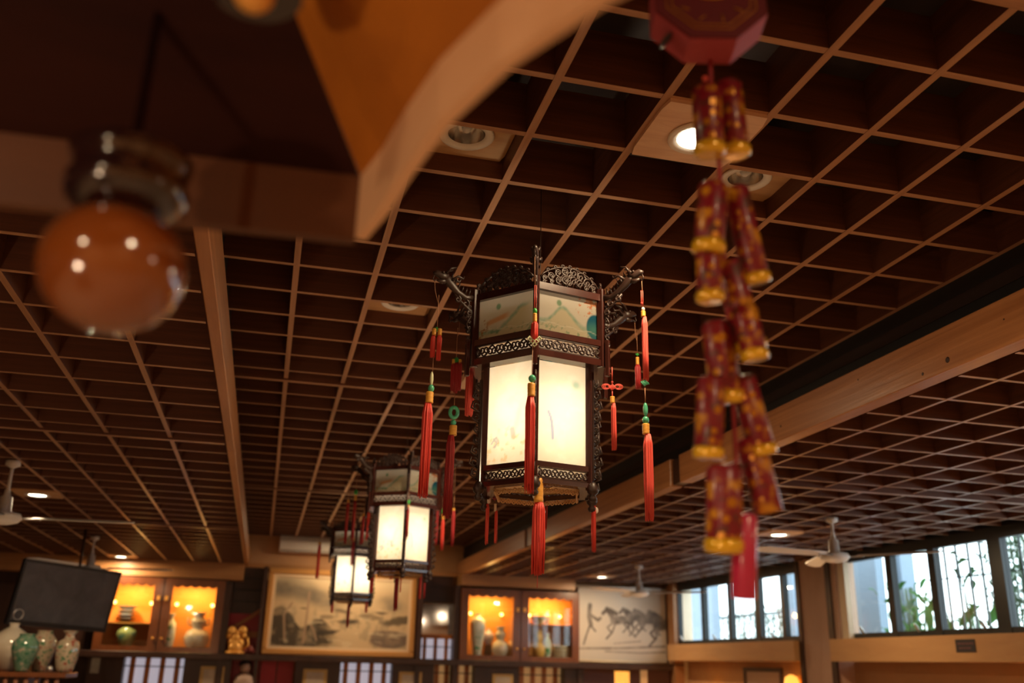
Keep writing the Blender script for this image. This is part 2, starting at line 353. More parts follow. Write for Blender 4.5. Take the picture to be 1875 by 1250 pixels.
# ------------------------------------------------------------------ downlights
def downlight(x, y, z, lit, label, panel, power=0, flush=False, half=(0.167, 0.157), sz=0.066):
    t = thing('ceiling_downlight', label, 'downlight', (x, y, z), group=None)
    m = MB(); n = 32; vs = []
    for zz in (0, .014):
        for j in range(n):
            a_ = 2*PI*j/n; c, s = math.cos(a_), math.sin(a_); k = min(half[0]/max(abs(c), 1e-6), half[1]/max(abs(s), 1e-6)); vs.append((c*k, s*k, zz)); vs.append((c*sz*1.05, s*sz*1.05, zz))
    for cs_ in [(1, 1), (1, -1), (-1, 1), (-1, -1)]: pass
    fs = [(2*j, 2*j+1, 2*((j+1) % n)+1, 2*((j+1) % n)) for j in range(n)]; fs += [tuple(reversed([q+2*n for q in f])) for f in fs]
    fs += [(2*j+e, 2*j+e+2*n, 2*((j+1) % n)+e+2*n, 2*((j+1) % n)+e) for j in range(n) for e in (0, 1)]
    m.add(vs, fs).obj('mounting_panel', panel, t)
    MB().lathe([(sz*1.02, -0.001), (sz*1.48, -0.002), (sz*1.50, -0.008), (sz*1.40, -0.013), (sz*1.05, -0.008), (sz, -0.001)], 28, cap=False).obj('trim_ring', WHITE, t)
    if lit:
        MB().lathe([(0.001, -0.006), (sz*1.03, -0.006), (sz*1.03, -0.003), (0.001, -0.003)], 28, cap=False).obj('diffuser', LIT, t)
        light('downlight_lamp', 'AREA', (x, y, z-0.03), power, (1, 0.72, 0.42), sz*1.6)
    else:
        MB().lathe([(sz*1.03, -0.004), (sz*.92, 0.03), (sz*.5, 0.07), (0.001, 0.075)], 28, cap=False).obj('reflector', REFL, t)
        MB().sphere((0, 0, 0.03), 0.02, 12, 8, (1, 1, 1.3)).obj('bulb', BULB, t)
    return t
PALE = mat('pale_ply_panel', (0.88, 0.64, 0.46), 0.4, noise=((3, 22, 3), (0.72, 0.46, 0.32), 0.2))
DLP = 26
downlight(1.243, 2.509, HC-0.012, True, 'brightly lit downlight on a flush square panel behind the hanging firecrackers', PALE, DLP, half=(0.178, 0.168))
downlight(0.521, 2.851, HC+.075, False, 'unlit open downlight in a ceiling cell beside the curved wooden eave', PLY)
downlight(1.605, 2.851, HC+.075, False, 'unlit open downlight in a ceiling cell right behind the firecracker string', PLY)
downlight(0.521, 4.561, HC+.075, False, 'unlit downlight above left of the nearest lantern, in a shallow cell', PLY)
downlight(1.243, 5.585, HC-0.012, True, 'lit downlight seen just left of the nearest lantern body', PALE, DLP, half=(0.178, 0.168))
downlight(1.21, 13.42, HC-0.012, True, 'lit downlight between the two farther lanterns', PALE, DLP, half=(0.178, 0.168))
downlight(-1.93, 8.52, HL-.012, True, 'lit downlight at the far left edge above the white fan blade', PLY, DLP, half=(0.178, 0.168))
downlight(-1.93, 13.65, HL-.012, True, 'lit downlight above the left display cabinet and the television', PLY, DLP, half=(0.178, 0.168))
downlight(4.72, 8.19, HL-.012, True, 'lit downlight left of the nearer right hand fan', PLY, DLP, half=(0.178, 0.168))
downlight(4.72, 13.25, HL-.012, True, 'lit downlight above the scroll painting of galloping horses', PLY, DLP, half=(0.178, 0.168))
for i, (x, y, z) in enumerate(((-1.93, 1.2, HL-.012), (4.72, 2.4, HL-.012), (1.243, -1.4, HC-.012), (4.72, -1.2, HL-.012), (-1.93, -1.3, HL-.012))):  # unseen downlights added to brighten the room
    downlight(x, y, z, True, 'added fill downlight out of view, %s' % ('over the left aisle', 'over the right aisle', 'behind the viewer in the middle', 'behind the viewer on the right', 'behind the viewer on the left')[i], PLY, DLP*1.6, half=(0.178, 0.168))
# unseen table lamps, added below the view to light the ceiling from underneath
LSH = mat('lamp_shade_linen', (.62, .42, .22), .8)
GLOBE = mat('fill_globe', (1, .8, .6), .5, emis=(1, .70, .42), es=5)
def fill_table_lamp(x, y, label, p, globe=False):
    t = thing('fill_table_lamp', label, 'lamp', (x, y, 0))
    MB().lathe([(.34, 0), (.34, .02), (.05, .04), (.04, .70), (.42, .72), (.42, .745), (.001, .746)], 24, cap=False).obj('table', DARKWOOD, t)
    MB().lathe([(.07, .746), (.07, .76), (.015, .775), (.015, .88), (.001, .885)], 16, cap=False).obj('lamp_stem', GOLD, t)
    if globe: MB().sphere((0, 0, .965), .085, 24, 16).obj('globe', GLOBE, t)
    else: MB().lathe([(.12, .87), (.07, 1.02)], 20, cap=False).obj('shade', LSH, t)
    if globe: light('fill_globe_light', 'POINT', (x, y, 1.12), p, (1, .68, .42), .06); return  # unshaded lamp added beside the viewer to light the canopy edge board
    light('fill_lamp_bulb', 'POINT', (x, y, 0.93), p, (1, 0.66, 0.40), 0.05)
for i, (x, y) in enumerate(((1.2, 4.6), (1.2, 8.4), (1.2, 11.8), (4.6, 4.4), (4.7, 7.8), (4.7, 11.2), (-2.2, 7.4), (-2.2, 11.4), (-1.5, -0.4))):
    fill_table_lamp(x, y, 'added fill lamp on a small table below the view, %s' % ('under the near lantern', 'under the middle lantern', 'under the far lantern', 'right aisle, nearest', 'right aisle, middle', 'right aisle, far', 'left aisle, middle', 'left aisle, far', 'left aisle, beside the viewer')[i], (40, 42, 42, 26, 26, 26, 14, 16, 42)[i], i == 8)

# ------------------------------------------------------------------ right wall with windows
def wbox(*a): return bx(*a)
for nm, a in (('wall_right', (6.36, 6.46, YF, YB, 0, 1.62)), ('wall_right_upper', (6.26, 6.46, YF, YB, 2.745, 3.1))):
    struct(nm, bx(*a), PLASTER if nm == 'wall_right' else BLACKFR, 'right wall')
struct('wall_right_end', bx(6.2, 6.46, 13.98, YB, 0, 2.76), CREAMC, 'pale strip of the right wall beside the far window')
struct('wall_right_pier', bx(6.12, 6.46, 9.62, 10.27, 0, 2.76), COLUMN, 'pinkish pier between the two windows')
struct('wall_right_near', bx(6.2, 6.46, YF, 3.2, 1.6, 2.76), PLASTER, 'right wall nearer than the windows')
struct('trim_3', bx(6.10, 6.125, 9.56, 9.66, 0, 2.76), DARKWOOD, 'dark board on the near edge of the pier')
struct('trim_4', bx(6.10, 6.125, 10.22, 10.30, 0, 2.76), DARKWOOD, 'dark board on the far edge of the pier')
struct('trim_5', bx(6.03, 6.44, 10.30, 13.98, 1.62, 1.85), SILLM, 'wide veneered sill under the far window')
struct('trim_6', bx(6.03, 6.44, 3.2, 9.55, 1.62, 1.85), SILLM, 'wide veneered sill under the near window')
def win(name, y0, y1, z0, z1, mulls, label, tilt=None):
    t = bx(6.20, 6.26, y0, y1, z1, 2.76).obj(name, BLACKFR); t['kind'] = 'structure'; t['label'] = label; t['category'] = 'window'
    bx(6.20, 6.26, y0, y1, z0, z0+.06).obj('bottom_rail', BLACKFR, t)
    ms = [(y0, .07)]+mulls+[(y1, .07)]
    for y, wd in ms: bx(6.195, 6.265, y-wd/2, y+wd/2, z0, z1).obj('mullion', BLACKFR, t)
    for (a, wa), (b, wb_) in zip(ms[:-1], ms[1:]):
        p = bx(-.003, .003, a+wa/2, b-wb_/2, z0+.06, z1).obj('pane', GLASS, t, (6.23, 0, 0))
    return t
W1 = win('window_1', 10.36, 13.93, 1.85, 2.64, [(13.05, .09), (12.12, .09), (11.33, .13), (10.78, .08)][::-1][::-1] and [(10.78, .08), (11.42, .13), (12.20, .09), (13.05, .09)], 'far high window with five dark framed panes')
W2 = win('window_2', 3.2, 9.50, 1.85, 2.66, [(4.4, .1), (5.5, .1), (6.30, .12), (7.10, .16), (7.95, .10), (8.62, .10)], 'near high window with dark frames looking onto garden plants')
bx(6.14, 6.2, 9.33, 9.46, 1.85, 2.74).obj('blind_strip', CREAMC, W2)
bx(6.12, 6.2, 9.48, 9.56, 1.85, 2.74).obj('side_reveal', COLUMN, W2)
for y in (8.2, 7.3, 9.1, 6.5): MB().lathe([(.012, 0), (.018, .05), (.008, .09)], 8).obj('latch', STEEL, W2, (6.17, y, 1.90), (0, -.6, 0))
for y in (11.0, 12.6, 13.7): MB().lathe([(.012, 0), (.018, .05), (.008, .09)], 8).obj('latch', STEEL, W1, (6.17, y, 1.90), (0, -.6, 0))
# black notice on the sill
t = thing('notice_plate', 'small black plate with faint red lettering on the sill below the near window', 'sign', (6.028, 7.41, 1.755))
bx(-.004, 0, -.125, .125, -.055, .055, bev=.001).obj('plate', BLKP, t)
m_ = MB(); random.seed(4)
for rw, (z, a, b) in enumerate(((.018, -.105, .10), (-.02, -.07, .07))):
    y = a
    while y < b:
        wd = random.uniform(.012, .02); m_.box(-.0048, -.0042, y, y+wd, z-.004, z+.006); m_.box(-.0048, -.0042, y+wd*.3, y+wd*.5, z-.010, z+.012); y += wd+.008
m_.obj('lettering', mat('faint_red_print', (0.25, 0.09, 0.09), .6), t)
# pictures and lamps under the sills
def lowpic(y0, y1, z0, z1, fr, inner, label, x=6.355):
    t = thing('framed_picture', label, 'picture', (x, (y0+y1)/2, (z0+z1)/2)); W, H = (y1-y0)/2, (z1-z0)/2; m = MB()
    for a in ((-W, W, H-.05, H), (-W, W, -H, -H+.05), (-W, -W+.05, -H+.05, H-.05), (W-.05, W, -H+.05, H-.05)): m.box(-.03, 0, a[0], a[1], a[2], a[3])
    m.obj('frame', fr, t); bx(-.012, 0, -W+.05, W-.05, -H+.05, H-.05).obj('picture_sheet', inner, t); return t
lowpic(11.15, 12.15, 0.9, 1.545, DARKWOOD, mat('pinkish_print', (.5, .34, .26), .5), 'dark framed pinkish picture below the far window')
lowpic(3.6, 6.55, 0.8, 1.49, GOLDFR, mat('yellow_print', (.7, .42, .05), .5), 'wide gilt framed yellow picture below the near window')
def wall_lamp(y, z, label, x=6.36, p=6):
    t = thing('wall_lamp', label, 'lamp', (x, y, z))
    bx(-.03, 0, -.04, .04, -.05, .05).obj('back_plate', GOLD, t); MB().tube([(-.02, 0, 0), (-.08, 0, .02), (-.12, 0, -.02)], .01).obj('arm', GOLD, t)
    MB().lathe([(.10, -.10), (.075, .02), (.02, .05), (.001, .05)], 16, cap=False).obj('shade', LITG, t, (-.13, 0, .0))
    light('wall_lamp_bulb', 'POINT', (x-.13, y, z-.14), p, (1, .5, .15), .05)
wall_lamp(10.75, 1.42, 'glowing gold wall lamp under the far window beside the pier', p=9)
wall_lamp(6.9, 1.3, 'wall lamp below the near window, lighting the yellow picture', p=7)
wall_lamp(13.0, 1.25, 'wall lamp below the far window near the room corner', p=5)

# ------------------------------------------------------------------ outside: posts, grille, bamboo and big leaves
t = thing('garden_wall', 'blue grey rendered pillars and posts in the garden outside the windows', 'pillar', (7.6, 0, 0))
bx(0, .12, 10.84, 11.9, 0, 3.6).obj('pillar', BLUEW, t); bx(0, .14, 15.6, 17.2, 0, 4.2).obj('pillar', BLUEW, t); bx(0.3, .5, 10.73, 10.95, 0, 3.6).obj('post', BLUEW, t); bx(.3, .4, 13.4, 13.62, 0, 3.6).obj('post', BLUEW, t)
t = thing('security_grille', 'thin vertical bars of a grille outside the near window', 'grille', (6.62, 0, 1.7))
for i in range(26): bx(-.009, .009, -.009, .009, 0, 1.3).obj('bar', BARS, t, (0, 4.2+.17*i, 0))
for z in (.15, .72): bx(-.005, .005, 4.1, 8.6, z, z+.012).obj('rail', BARS, t)
t = thing('security_grille', 'fence of slim posts outside the far window', 'fence', (8.2, 0, 1.2))
for i in range(34): bx(-.010, .010, -.010, .010, 0, 1.22).obj('bar', BARS, t, (0, 12.2+.2*i, 0))
bx(-.014, .014, 12.0, 19.2, 1.20, 1.24).obj('rail', BARS, t)
random.seed(11)
def leafmesh(L, W, curl):
    m = MB(); n = 7; vs = []
    for i in range(n):
        s_ = i/(n-1); wd = W*math.sin(PI*min(1, s_*1.02+.02))**.8; z = L*s_-curl*L*s_*s_; x = L*.8*s_*s_*curl*1.4
        vs += [(x, -wd, z+.15*wd), (x+.02, 0, z), (x, wd, z+.15*wd)]
    fs = []
    for i in range(n-1):
        for j in (0, 1): fs.append((i*3+j, i*3+j+1, i*3+j+4, i*3+j+3))
    return m.add(vs, fs, True).mesh('leaf', LEAF)
LM = [leafmesh(.34, .055, .5), leafmesh(.45, .05, .35), leafmesh(.28, .07, .6)]
def plant(x, y, z, n, h, label, mm=LM, sp=.25, sc=1.0):
    t = thing('garden_plant', label, 'plant', (x, y, z))
    for k in range(max(2, n//5)):
        a = random.uniform(0, 6.28); r = random.uniform(0, sp)
        MB().tube([(0, 0, 0), (r*.5*math.cos(a), r*.5*math.sin(a), h*.5), (r*math.cos(a), r*math.sin(a), h)], [.012, .010, .005], 5).obj('stem', BAMB, t)
    for k in range(n):
        o = link('leaf', random.choice(mm), t, (random.uniform(-sp, sp), random.uniform(-sp, sp)*1.6, random.uniform(.25, 1)*h), (random.uniform(-.7, .7), random.uniform(-.5, .5), random.uniform(0, 6.28)))
        s_ = random.uniform(.5, 1.0)*sc; o.scale = (s_, s_, s_)
plant(6.95, 8.72, 1.0, 34, 1.12, 'broad leaved green plant in the third pane of the near window', sp=.28)
plant(6.95, 8.36, 1.0, 14, 1.72, 'tall leaf shoot beside the middle mullion of the near window', sp=.12)
plant(7.25, 9.72, 1.0, 110, 1.45, 'bushy shrub seen in the second pane of the near window', sp=.22, sc=.6)
def bamboo(x, y, z, h, label, n=150, sp=.7, lc=(0.06, 0.13, 0.065)):
    t = thing('bamboo_clump', label, 'plant', (x, y, z)); m = MB()
    for k in range(14):
        X, Y = random.uniform(-sp*.4, sp*.4), random.uniform(-sp, sp)
        MB().tube([(X, Y, 0), (X+random.uniform(-.05, .05), Y+random.uniform(-.1, .1), h)], .012, 5).obj('cane', BAMB, t)
    for k in range(n*6):
        a, b_, c_ = random.uniform(0, 6.28), random.uniform(-.9, .9), random.uniform(.08, .18)
        M_ = Matrix.Translation((random.uniform(-sp*.5, sp*.5), random.uniform(-sp, sp), random.uniform(.05, 1)*h)) @ Matrix.Rotation(a, 4, 'Z') @ Matrix.Rotation(b_+1.4, 4, 'Y')
        m.add([(0, 0, 0), (c_*.04, c_*.11, c_*.4), (0, 0, c_), (c_*.04, -c_*.11, c_*.4)], [(0, 1, 2, 3)], M=M_)
    o = m.obj('foliage', mat('bamboo_leaf', lc, .6, spec=.2), t); o['kind'] = 'stuff'
bamboo(7.75, 8.0, .9, 2.3, 'dense bamboo clump filling the nearest panes of the near window', 900, .85)
bamboo(8.4, 10.4, .9, 1.3, 'low bamboo behind the shrub outside the near window', 90, .6)
bamboo(9.55, 17.5, .5, 2.1, 'distant pale shrubbery behind the slim fence outside the far window', 1000, 2.1, (.16, .20, .16))

# ------------------------------------------------------------------ back wall furniture
# plain fascia boxes above the cabinets
struct('trim_7', bx(XL, -0.335, 13.98, YB, 2.535, HL-.002), BEAMX, 'pine fascia above the left display cabinet')
struct('trim_8', bx(2.785, 4.55, 13.98, YB, 2.60, HL-.002), BEAMX, 'pine fascia above the right display cabinet')
struct('trim_9', bx(-0.335, 2.785, 14.28, YB, 2.74, 2.80), BEAMX, 'pine rail across the back wall above the landscape painting')
# shelf and dark post frame
t = thing('display_shelving', 'dark wooden shelving frame running along the back wall', 'shelving', (0, 14.2, 0))
def part_px(x0, y0, x1, y1, Y0, Y1, name, m, par, off=Vector((0, 14.2, 0)), bev=0):
    a, b = aty(x0, y0, Y0), aty(x1, y1, Y0); b2 = aty(x1, y0, Y0); a2 = aty(x0, y1, Y0)
    X0, X1 = (a.x+a2.x)/2, (b.x+b2.x)/2; Z1, Z0 = (a.z+b2.z)/2, (b.z+a2.z)/2
    return bx(X0-off.x, X1-off.x, Y0-off.y, Y1-off.y, Z0-off.z, Z1-off.z, bev=bev).obj(name, m, par), (X0, X1, Z0, Z1)
part_px(150, 1191, 1212, 1213, 13.95, 14.38, 'long_shelf', DARKWOOD, t) if False else None
bx(-2.75, 6.12, -.22, .18, 1.475, 1.555, bev=.004).obj('long_shelf', DARKWOOD, t)
for (x0, x1, z0, z1) in ((-.56, -.47, 0, 2.52), (-.06, -.005, 0, 2.74), (2.165, 2.24, 0, 2.74), (2.72, 2.79, 0, 2.6), (4.62, 4.67, 0, 1.5)):
    bx(x0, x1, -.15, .18, z0, z1).obj('post', DARKWOOD, t)
bx(-.47, -.06, .10, .16, 2.1, 2.74).obj('plank_panel', DARKWOOD, t); bx(2.24, 2.72, .10, .16, 2.36, 2.74).obj('plank_panel', DARKWOOD, t)
for z in (2.26, 2.42, 2.58): bx(-.47, -.06, .085, .10, z, z+.012).obj('batten', BLACK, t); bx(2.24, 2.72, .085, .10, z+.15, z+.158).obj('batten', BLACK, t)
# lower row behind: dark frames, white and tan paper screens, red panel
for (x0, x1) in ((-2.75, -2.62), (-2.2, -1.75), (-.98, -.36), (.50, 1.12), (1.85, 2.45), (3.05, 3.72), (4.42, 4.72)):
    bx(x0, x1, -.12, .14, .6, 1.475).obj('dark_panel', DARKWOOD, t)
for (x0, x1, M_) in ((-1.75, -.98, SCREENW), (1.12, 1.85, SCREENW), (2.45, 3.05, SCREENT), (3.72, 4.42, SCREENT), (-2.62, -2.2, DARKWOOD), (4.72, 5.4, mat('plum_panel', (.10, .03, .035), .5))):
    bx(x0, x1, .10, .14, .6, 1.475).obj('screen_panel', M_, t)
    if M_ in (SCREENW, SCREENT):
        for k in range(4): x = x0+(x1-x0)*(k+.5)/4; bx(x-.035, x+.03, .06, .10, .6, 1.475).obj('screen_bar', ORWOOD, t)
        for z in (1.12, 1.36): bx(x0, x1, .05, .06, z, z+.014).obj('screen_rail', DARKWOOD, t)
bx(-.47, .48, .145, .165, .6, 2.15).obj('red_panel', REDWALL, t)
for x in (.02, .25): bx(x, x+.012, .12, .145, .6, 1.475).obj('panel_strip', DARKWOOD, t)
bx(0, .55, -.01, .01, 0, .05).obj('stair_rail', ORWOOD, t, (-.44, .10, 1.84), (0, -.62, 0))
bx(-.47, -.06, .09, .12, 1.78, 1.86).obj('lower_rail', ORWOOD, t)
# mirror niche right of the landscape painting
bx(2.24, 2.72, .12, .14, 1.90, 2.34).obj('mirror_glass', mat('mirror_glass', (.55, .55, .58), .06, metal=1), t)
bx(2.24, 2.72, .08, .12, 1.555, 1.90).obj('screen_panel', SCREENW, t)
for x in (2.30, 2.46, 2.62): bx(x, x+.05, .05, .08, 1.555, 1.86).obj('screen_bar', ORWOOD, t)
bx(2.24, 2.72, .04, .08, 1.84, 1.90).obj('screen_bar', ORWOOD, t); bx(2.24, 2.72, .03, .05, 1.72, 1.732).obj('screen_rail', DARKWOOD, t)
bx(-4.5, -2.18, .06, .12, 1.555, 2.53).obj('dark_back_panel', DARKWOOD, t)
# small framed sheets hung on the dark panels
for i, (px, lab) in enumerate(((177, 'small green and pink picture at the left end below the cabinet'), (390, 'small gold framed sheet below the left display cabinet'), (578, 'small gold framed sheet below the left half of the landscape painting'), (752, 'small gold framed sheet below the right end of the landscape painting'), (921, 'small gold framed sheet below the right display cabinet'))):
    yt = (1200, 1219, 1224, 1229, 1233)[i]; wpx = (11, 22, 22, 21, 19)[i]
    a = aty(px-wpx, yt, 14.06); b = aty(px+wpx, yt, 14.06); W = b.x-a.x
    t2 = thing('framed_sheet', lab, 'picture', ((a.x+b.x)/2, 14.075, a.z-.2 if i else a.z-.12)); H = .4 if i else .24
    if i:
        bx(-W/2, W/2, -.012, .004, -H/2, H/2, bev=.003).obj('frame', mat('ochre_frame', (.58, .36, .12), .5), t2)
    fn = lambda u, v, s=i: (lambda n: tuple(c*(.75+.35*n) for c in ((.60, .48, .36) if s else (.45, .42, .34))))(vnoise(u, v, 5, 5, 40+s))
    painted('sheet', W*.72, H*.8, 24, 24, fn, PAINT, t2, (0, -.014, 0))

def display_cabinet(X0, X1, Z0, Z1, label, shelf):
    Y0 = 14.0; t = thing('display_cabinet', label, 'cabinet', ((X0+X1)/2, Y0, Z0)); W = (X1-X0)/2; H = Z1-Z0; D = .385
    b = MB(); b.box(-W, W, 0.02, D, 0, .02); b.box(-W, W, .02, D, H-.03, H); b.box(-W, -W+.02, .02, D, .02, H-.03); b.box(W-.02, W, .02, D, .02, H-.03); b.box(-.02, .02, .02, D, .02, H-.03)
    b.obj('carcass', CABWOOD, t)
    bx(-W+.02, W-.02, D-.02, D-.005, .02, H-.03).obj('back_panel', CABIN, t)
    if shelf > 0: bx(.02, W-.02, .05, D-.02, H*.52, H*.52+.015).obj('inner_shelf', CABIN, t)
    if shelf < 0: bx(-W+.02, -.02, .05, D-.02, .355, .37).obj('inner_shelf', CABIN, t)
    for s in (-1, 1):
        a, c = (-W, -.01) if s < 0 else (.01, W); d = MB(); st = .11
        d.box(a, a+st, 0, .022, 0, H); d.box(c-st, c, 0, .022, 0, H); d.box(a+st, c-st, 0, .022, 0, .07); d.box(a+st, c-st, 0, .022, H-.09, H)
        n = 5; wd = (c-a-2*st)/n                            # scalloped apron under the top rail
        for k in range(n):
            x0 = a+st+wd*k; poly = [(x0, H-.09)]+[(x0+wd*j/6, H-.09-.03*math.sin(PI*j/6)) for j in range(1, 6)]+[(x0+wd, H-.09)]; d.prism(poly[::-1], .004, .018)
        do = d.obj('door', CABWOOD, t)
        bx(a+st-.005, c-st+.005, .008, .012, .065, H-.085).obj('door_glass', GLASS, do)
        MB().sphere((-s*-.06 if False else s*.055, -.018, .17), .016, 10, 6).obj('door_knob', GOLD, do)
        bx(-.02, .02, -.012, 0, -.03, .03, bev=.004).obj('hinge', GOLD, do, (s*.05, 0, H*.72))
        xm = (a+c)/2
        for q in (-.24, .24): MB().sphere((xm+q, D-.06, H*.66), .024, 12, 8).obj('spot_bulb', LITC, t)
        light('cabinet_lamp', 'AREA', (t.location.x+xm, Y0+.12, Z1-.06), 11, (1, .50, .13), .55, (0, 0, 0), sy=.1)
        light('cabinet_lamp', 'POINT', (t.location.x+xm, Y0+.045, Z0+H*.80), 4.5, (1, .52, .14), .04)
    return t
CL = display_cabinet(-2.17, -0.56, 1.555, 2.52, 'left lit display cabinet of red brown wood, partly behind the television', -1)
CR = display_cabinet(2.80, 4.62, 1.555, 2.56, 'right lit display cabinet with a middle shelf in its right half', 1)
# side posts, carved fronts
def vase(name, prof, m, loc, label, extra=None, n=24, group=None):
    t = thing(name, label, name.split('_')[-1], loc, group=group)
    MB().lathe(prof, n).obj('body', m, t)
    r, z = prof[-1]; MB().lathe([(r*.80, z-.004), (r*1.12, z), (r*1.12, z+.008), (r*.85, z+.010)], n, cap=False).obj('lip', m, t)
    if extra: extra(t)
    return t
S = lambda pr_, s, h: [(r*s, z*h) for r, z in pr_]
MEI = [(.35, 0), (.38, .05), (.46, .25), (.62, .5), (.72, .72), (.68, .84), (.45, .92), (.22, .95), (.24, 1)]
TALL = [(.40, 0), (.46, .1), (.58, .35), (.60, .6), (.52, .76), (.28, .84), (.22, .92), (.34, 1)]
JAR = [(.45, 0), (.50, .06), (.75, .35), (.95, .62), (.90, .80), (.60, .92), (.50, 1)]
ROUND = [(.35, 0), (.45, .05), (.85, .28), (1.0, .5), (.85, .72), (.4, .88), (.2, .93), (.22, 1)]
def gourd(t, ):
    pass
GOURD = [(.50, 0), (.55, .04), (.90, .2), (1.0, .34), (.85, .5), (.45, .58), (.42, .62), (.60, .72), (.62, .80), (.42, .88), (.36, .92), (.50, 1)]
def sit(px, pyb, Y): p = aty(px, pyb, Y); return p
ZS = 1.577
def cv(px, Y=14.15): return aty(px, 1180, Y).x
vase('porcelain_vase', S(TALL, .13, .47), PORC_CE, (cv(308), 14.12, ZS), 'tall pale vase with green motif in the left cabinet')
vase('porcelain_vase', S(MEI, .10, .30), PORC_AM, (cv(296)-.02, 14.27, ZS), 'short amber vase glowing behind the tall pale vase')
vase('porcelain_vase', S(GOURD, .175, .50), PORC, (cv(358), 14.18, ZS), 'fat double gourd vase with handles in the left cabinet',
     lambda t: [MB().tube([(s*.10, 0, .40), (s*.15, 0, .44), (s*.14, 0, .36), (s*.09, 0, .33)], .012, 6).obj('handle', PORC, t) for s in (-1, 1)])
vase('porcelain_jar', S(JAR, .14, .30), PORC_YG, (cv(226)+.02, 14.15, ZS), 'squat yellow green jar beside the television edge')
t = thing('bowl_stack', 'stack of blue and white bowls on a dark stand in the left cabinet', 'bowls', (cv(222), 14.2, 1.555+.37+.05))
MB().lathe([(.10, -.05), (.10, -.04), (.05, -.03), (.12, -.01), (.12, 0)], 16).obj('stand', DARKWOOD, t)
for k in range(3): MB().lathe([(.06, .005+k*.055), (.10+.02*k, .05+k*.055), (.105+.02*k, .052+k*.055), (.06, .012+k*.055)], 18, cap=False).obj('bowl', mat('blue_white_bowl', (.55, .62, .66), .15), t)
cx_ = lambda px: aty(px, 1185, 14.15).x
vase('porcelain_vase', S(MEI, .165, .62), PORC_CE, (cx_(869)+.03, 14.12, ZS), 'large pale green and white shouldered vase in the right cabinet')
vase('porcelain_vase', S(ROUND, .09, .22), PORC_BL, (cx_(897), 14.27, ZS+.20), 'small lilac vase on a stand behind the large green and white vase')
MB().lathe([(.06, 0), (.06, .19), (.05, .2)], 12).obj('vase_stand', DARKWOOD, None, (cx_(897), 14.27, ZS)); bpy.data.objects['vase_stand']['label'] = 'dark stand under the small lilac vase'; bpy.data.objects['vase_stand']['category'] = 'stand'
vase('porcelain_vase', S(GOURD, .13, .45), PORC, (cx_(915), 14.13, ZS), 'white double gourd vase in the left half of the right cabinet')
vase('porcelain_vase', S(ROUND, .10, .28), PORC_AM, (cx_(936), 14.2, ZS), 'round amber vase beside the white double gourd vase')
vase('porcelain_vase', S(GOURD, .10, .42), PORC_AM, (cx_(986), 14.15, ZS), 'amber double gourd vase in the right half of the right cabinet')
vase('porcelain_vase', S(TALL, .10, .38), PORC_CE, (cx_(1003), 14.18, ZS), 'slim pale vase beside the amber double gourd vase')
t = thing('bowl_stack', 'white porcelain bowls side by side at the right end of the right cabinet', 'bowls', (cx_(1026), 14.17, ZS))
for k in range(4): MB().lathe([(.06, .0+k*.05), (.13, .06+k*.05), (.135, .062+k*.05), (.07, .01+k*.05)], 20, cap=False).obj('bowl', PORC, t)
vase('porcelain_bowl', [(.05, 0), (.06, .01), (.12, .07), (.14, .11)], PORC_YG, (cx_(988), 14.18, 1.555+.53), 'dark footed bowl on the inner shelf of the right cabinet')
vase('porcelain_vase', S(TALL, .07, .2), PORC, (cx_(1004), 14.2, 1.555+.53), 'small white vase on the inner shelf of the right cabinet')
# golden figurine
t = thing('gilded_figurine', 'gilded carved figurine on the shelf left of the landscape painting', 'figurine', (-.34, 14.08, 1.555))
m_ = MB()
for c, r in (((0, 0, .08), .10), ((-.04, 0, .15), .07), ((.05, 0, .14), .07), ((0, -.01, .21), .06), ((-.07, 0, .30), .065), ((.08, 0, .31), .06), ((0, 0, .27), .05), ((.10, .0, .24), .04), ((-.10, 0, .24), .05)): m_.sphere(c, r, 12, 8)
m_.lathe([(.13, 0), (.14, .02), (.11, .04)], 14); m_.obj('body', GOLD, t); MB().tube([(.1, 0, .05), (.17, 0, .12), (.15, 0, .22)], .02, 7).obj('tail', GOLD, t)
t = thing('ornament_rock', 'small dark reddish ornament beside the gilded figurine', 'ornament', (-.14, 14.1, 1.555)); m_ = MB()
for c, r in (((-.06, 0, .04), .05), ((0, 0, .06), .06), ((.05, 0, .04), .045)): m_.sphere(c, r, 10, 6)
m_.obj('body', mat('brown_red_glaze', (.25, .05, .04), .3), t)
t = thing('clay_bust', 'pale clay figure with dark hair in the opening below the gilded figurine', 'figurine', (-.17, 14.13, .98))
MB().lathe([(.12, 0), (.14, .1), (.15, .22), (.12, .29), (.05, .34)], 16).obj('body', mat('pale_clay', (.5, .33, .25), .5), t)
MB().sphere((0, 0, .40), .075, 14, 10).obj('head', mat('pale_clay', (.5, .33, .25), .5), t)
MB().sphere((-.01, .02, .44), .08, 14, 8, (1, 1, .7)).obj('hair', BLKP, t)

